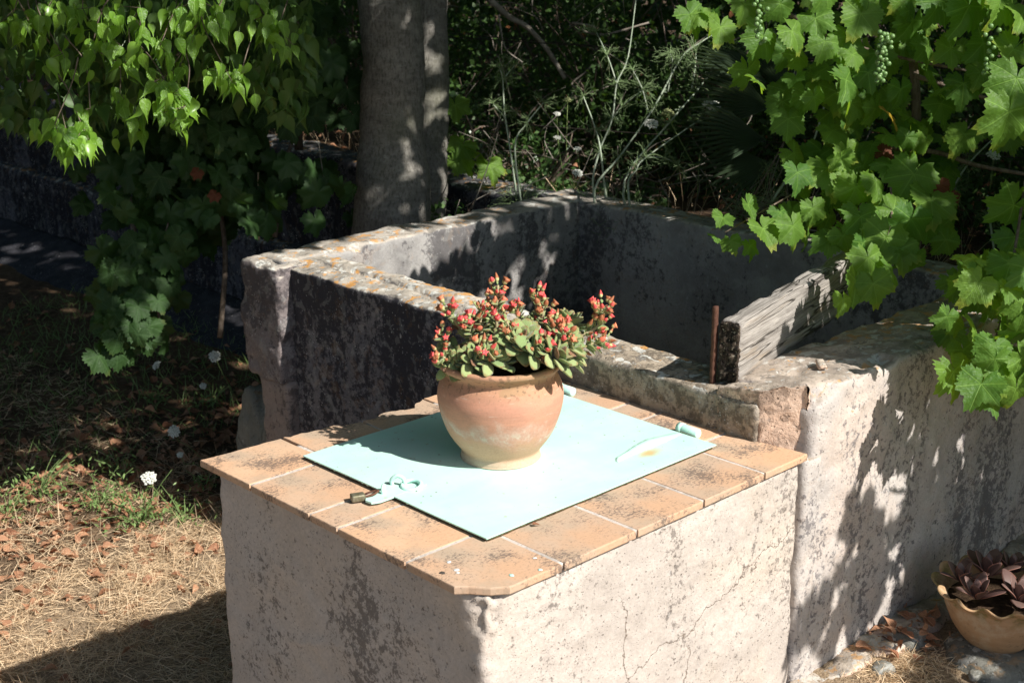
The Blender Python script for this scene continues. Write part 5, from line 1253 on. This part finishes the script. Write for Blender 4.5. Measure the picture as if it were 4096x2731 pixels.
for (px, py, z, r, ax, lb) in ((695, 1725, -.66, .021, (-.5, -.6, .5), 'white umbel nearest the left corner of the tiles'), (595, 1910, -.60, .024, (-.3, -.4, .85), 'large white umbel in front of the green weeds'), (625, 1460, -.62, .019, (-.6, 0, .6), 'white umbel in deep shade left of the end block'),
                               (858, 1425, -.55, .022, (-.6, -.5, .4), 'shaded white umbel closest to the end block'), (812, 1543, -.66, .013, (-.4, -.5, .6), 'small dim white umbel by the boulder'), (720, 2068 - 250, -.70, .011, (-.4, -.4, .6), 'tiny dim white umbel between weeds and counter')):
    c = on_z(px, py, z); b = c + Vector((.10, -.02, 0)); b.z = gz(b.x, b.y); umbel(c, r, ax, [c + Vector((.015, 0, -.04)), (c + b) / 2, b], lb)

# wires
for k, (a, b, c) in enumerate(((at(1750, 145, 6.), at(2350, 185, 5.6), at(4200, 300, 4.6)), (at(1750, 470, 5.9), at(2500, 530, 5.4), at(4200, 640, 4.4)), (at(1750, 130, 6.5), at(2800, 215, 5.6), at(4200, 270, 4.7)))):
    o = thing('fence_wire', ('upper dark wire stretched behind the scrub and vine', 'lower dark wire stretched just above the wildflowers', 'thin second wire below the top one')[k], 'wire', a); MB().tube(smooth_path([a, b, c], 8), .0022, 5).build('wire', o, M['wire'])

# ------------------------------------------------------------------ ground cover
def blades(name, label, P, L, W, mat, lean, kind='stuff', segs=2):
    """thin tapering blades: P root (N,3); lean (N,3) direction"""
    N = len(P); D = unit(lean); side = unit(np.cross(D, rng.normal(size=(N, 3)))); up_ = np.array([0, 0, 1.])
    p0 = P; p1 = P + D * (L * .5)[:, None] + up_ * (L * .02)[:, None]; p2 = P + D * L[:, None] - up_ * (L * .03)[:, None]
    w = W[:, None]; V = np.stack([p0 + side * w, p0 - side * w, p1 + side * w * .8, p1 - side * w * .8, p2], 1).reshape(-1, 3)
    b = (np.arange(N) * 5)[:, None]; F = np.concatenate([b + np.array([[0, 1, 3]]), b + np.array([[0, 3, 2]]), b + np.array([[2, 3, 4]])], 0)
    o = link(name, mesh(name, V, F, True, np.repeat(rng.random(N), 5)), None, M[mat] if isinstance(mat, str) else mat); o['label'] = label; o['kind'] = kind; return o
N = 190000; x = rng.uniform(-1.1, 1.1, N); y = rng.uniform(1.0, 5.6, N)
k = rng.random(N) < np.where(y < 2.1, 1, np.where(y < 2.6, .5, .13)) * (1 - .8 * sm(x, .95, 1.1) * (y < 1.9)) * (.25 + .75 * sm(pnoise(np.stack([x, y, x * 0], 1), 5, 3) + .5 * pnoise(np.stack([x, y, x * 0], 1), 14, 8), -.45, .15)); x, y = x[k], y[k]; N = len(x)
a = rng.uniform(0, 2 * np.pi, N); el = np.abs(rng.normal(0, .28, N)) + .05; L = rng.uniform(.02, .075, N)
tall = rng.random(N) < .05; el = np.where(tall, rng.uniform(.5, 1.3, N), el); L = np.where(tall, L * 1.7, L)
P = np.stack([x, y, gh(x, y) + rng.random(N) * .012], 1)
blades('dry_grass', 'bleached dry grass lying flat over the ground left of the counter', P, L, rng.uniform(.00045, .0012, N), 'straw', np.stack([np.cos(a) * np.cos(el), np.sin(a) * np.cos(el), np.sin(el)], 1))
# sparse dry grass by the right wall
N = 1800; x = rng.normal(1.22, .07, N); y = rng.normal(-.12, .05, N); P = np.stack([x, y, gh(x, y) + .004], 1); a = rng.uniform(0, 6.28, N); el = np.abs(rng.normal(.2, .4, N))
blades('grass_tufts', 'short dry grass tufts below the wall footing', P, rng.uniform(.012, .04, N), rng.uniform(.0005, .0011, N), 'straw', np.stack([np.cos(a), np.sin(a), np.tan(np.clip(el, 0, 1.3))], 1))
# litter leaves
V_, F_, U_ = tree_leaf(4); lv = np.array(V_); lv[:, 2] += .35 * lv[:, 0] ** 2 * 3
N = 9000; x = rng.uniform(-.7, 2.1, N); y = rng.uniform(1.0, 5.0, N); kk = rng.random(N) < (np.exp(-((y - 2.60) / .55) ** 2) + .09) * np.where((x < .55) & (y < 1.9), .8, 1); x, y = x[kk], y[kk]; N = len(x)
P = np.stack([x, y, gh(x, y) + rng.uniform(.003, .022, N)], 1); Y = unit(rng.normal(size=(N, 3)) * [1, 1, .25]); Z = unit(rng.normal(size=(N, 3)) * .45 + [0, 0, 1])
tag(scatter('leaf_litter', lv, np.array(trif), P, frames(Y, Z), rng.uniform(.018, .058, N), None, M['litter'], uv=np.array(U_)), 'curled brown fallen leaves strewn over the ground', kind='stuff')
N = 70; x = rng.normal(1.33, .06, N); y = rng.normal(-.05, .04, N); P = np.stack([x, y, gh(x, y) + rng.uniform(.003, .05, N)], 1); Y = unit(rng.normal(size=(N, 3)) * [1, 1, .5]); Z = unit(rng.normal(size=(N, 3)) * .6 + [0, 0, 1])
tag(scatter('leaf_litter', lv, np.array(trif), P, frames(Y, Z), rng.uniform(.02, .045, N), None, M['litter'], uv=np.array(U_)), 'dead leaves heaped between wall and scalloped pot', kind='stuff')
N = 1500; x = rng.uniform(2.4, 5.5, N); y = rng.uniform(-1.5, 7.5, N); P = np.stack([x, y, np.full(N, .0) + rng.uniform(.0, .05, N)], 1); Y = unit(rng.normal(size=(N, 3)) * [1, 1, .4]); Z = unit(rng.normal(size=(N, 3)) * .6 + [0, 0, 1])
tag(scatter('terrace_litter', lv, np.array(trif), P, frames(Y, Z), rng.uniform(.02, .05, N), None, M['litter'], uv=np.array(U_)), 'brown leaves covering the raised ground behind the tank', kind='stuff')
N = 1500; x = 2.42 + rng.random(N) ** 1.5 * 1.3; y = rng.uniform(-.5, 6, N); P = np.stack([x, y, np.full(N, -.01)], 1); a = rng.uniform(0, 6.28, N); el = rng.uniform(.5, 1.5, N)
blades('terrace_grass', 'thin dry grasses standing behind the rear rim', P, rng.uniform(.05, .26, N) * np.where((y > 3) & (y < 4.6), 1.3, .8), rng.uniform(.0007, .0015, N), 'straw', np.stack([np.cos(a) * np.cos(el), np.sin(a) * np.cos(el), np.sin(el)], 1))
# green weeds
def weed(c, r, n, lb):
    o = thing('green_weed', lb, 'weed', c, 'green weeds in the dry grass'); m = MB()
    for k in range(n):
        a = R.uniform(0, 6.28); e = Vector(c) + Vector((math.cos(a), math.sin(a), R.uniform(.3, 1.4))) * r * R.uniform(.5, 1.2); mid_ = (Vector(c) + e) / 2 + Vector((0, 0, r * .15)); pp = smooth_path([Vector(c), mid_, e], 3); m.tube(pp, [.0014 - .0001 * i for i in range(len(pp))], 4)
    m.build('stems', o, M['weed']); N = n * 9; P = np.array(c) + np.stack([rng.normal(0, r * .5, N), rng.normal(0, r * .5, N), np.abs(rng.normal(0, r * .45, N))], 1)
    P = P; mass('leaves', o, P, .020, M['weed'], (CV * [.5, 1, 1], CF), up=.6, jit=.8)
for px, py, r, n, lb in ((560, 2090, .13, 26, 'largest bushy green weed between the dry grass and the counter'), (400, 2030, .12, 20, 'green weed left of the largest one'), (150, 1990, .12, 18, 'green weed near the left edge'), (30, 2060, .10, 12, 'green weed cut by the left edge'), (740, 2090, .08, 12, 'small green weed next to the counter'), (620, 1580 + 20, .07, 9, 'pale sprouting weed among the brown leaves'),
                         (850, 1620, .07, 9, 'green weed in shade by the boulder'), (480, 1900, .10, 12, 'tall straggly weed behind the umbel'), (820, 1960, .06, 7, 'weed sprig rising beside the counter corner')):
    c = on_z(px, py, -.8); c.z = gz(c.x, c.y); weed(c, r, n, lb)
N = 5000; x = rng.uniform(-.4, 2.1, N); y = rng.uniform(2.8, 5., N); P = np.stack([x, y, gh(x, y)], 1); a = rng.uniform(0, 6.28, N); el = rng.uniform(.2, 1.3, N)
blades('green_grass', 'sparse green grass in the shade by the retaining wall', P, rng.uniform(.03, .10, N), rng.uniform(.0008, .0018, N), 'weed', np.stack([np.cos(a) * np.cos(el), np.sin(a) * np.cos(el), np.sin(el)], 1))

# fallen leaves caught along the tank wall and on the tiles
V_, F_, U_ = tree_leaf(1); fv = np.array(V_) * [1, 1, 1.5]; fme = mesh('fallen_leaf', fv, F_, True, None, U_); fme.materials.append(M['litter'])
for px, py, s, yd, zd, lb in ((2440, 1545, .030, (0, -1, .5), (-1, 0, .3), 'curled brown leaf behind the hatch nearest the pot'), (2605, 1580, .035, (-.1, -.3, 1), (-1, .1, 0), 'upright orange-brown leaf propped against the wall'), (2640, 1610, .030, (-.1, -1, .1), (-.3, 0, 1), 'flat brown leaf at the foot of the upright one'), (2690, 1632, .032, (0, -1, .2), (-1, 0, .6), 'long brown leaf lying along the wall joint'),
                              (2810, 1668, .016, (0, -1, .4), (-1, 0, .4), 'tiny orange leaf on the wall joint above the hinge'), (2930, 1705, .028, (0, -1, 0), (-.4, 0, 1), 'dark leaf in the joint under the corner stone'), (2978, 1722, .024, (0, -1, .2), (-.8, 0, .8), 'reddish curled leaf beside the corner stone'), (2130, 2098, .016, (1, -.6, .1), (0, 0, 1), 'small dry leaf tucked under the front edge of the hatch')):
    p = on_z(px, py, .004); o = place(fme, 'fallen_leaf', None, p, yd, zd, s); tag(o, lb, 'leaf', 'dry leaves on the tiles')
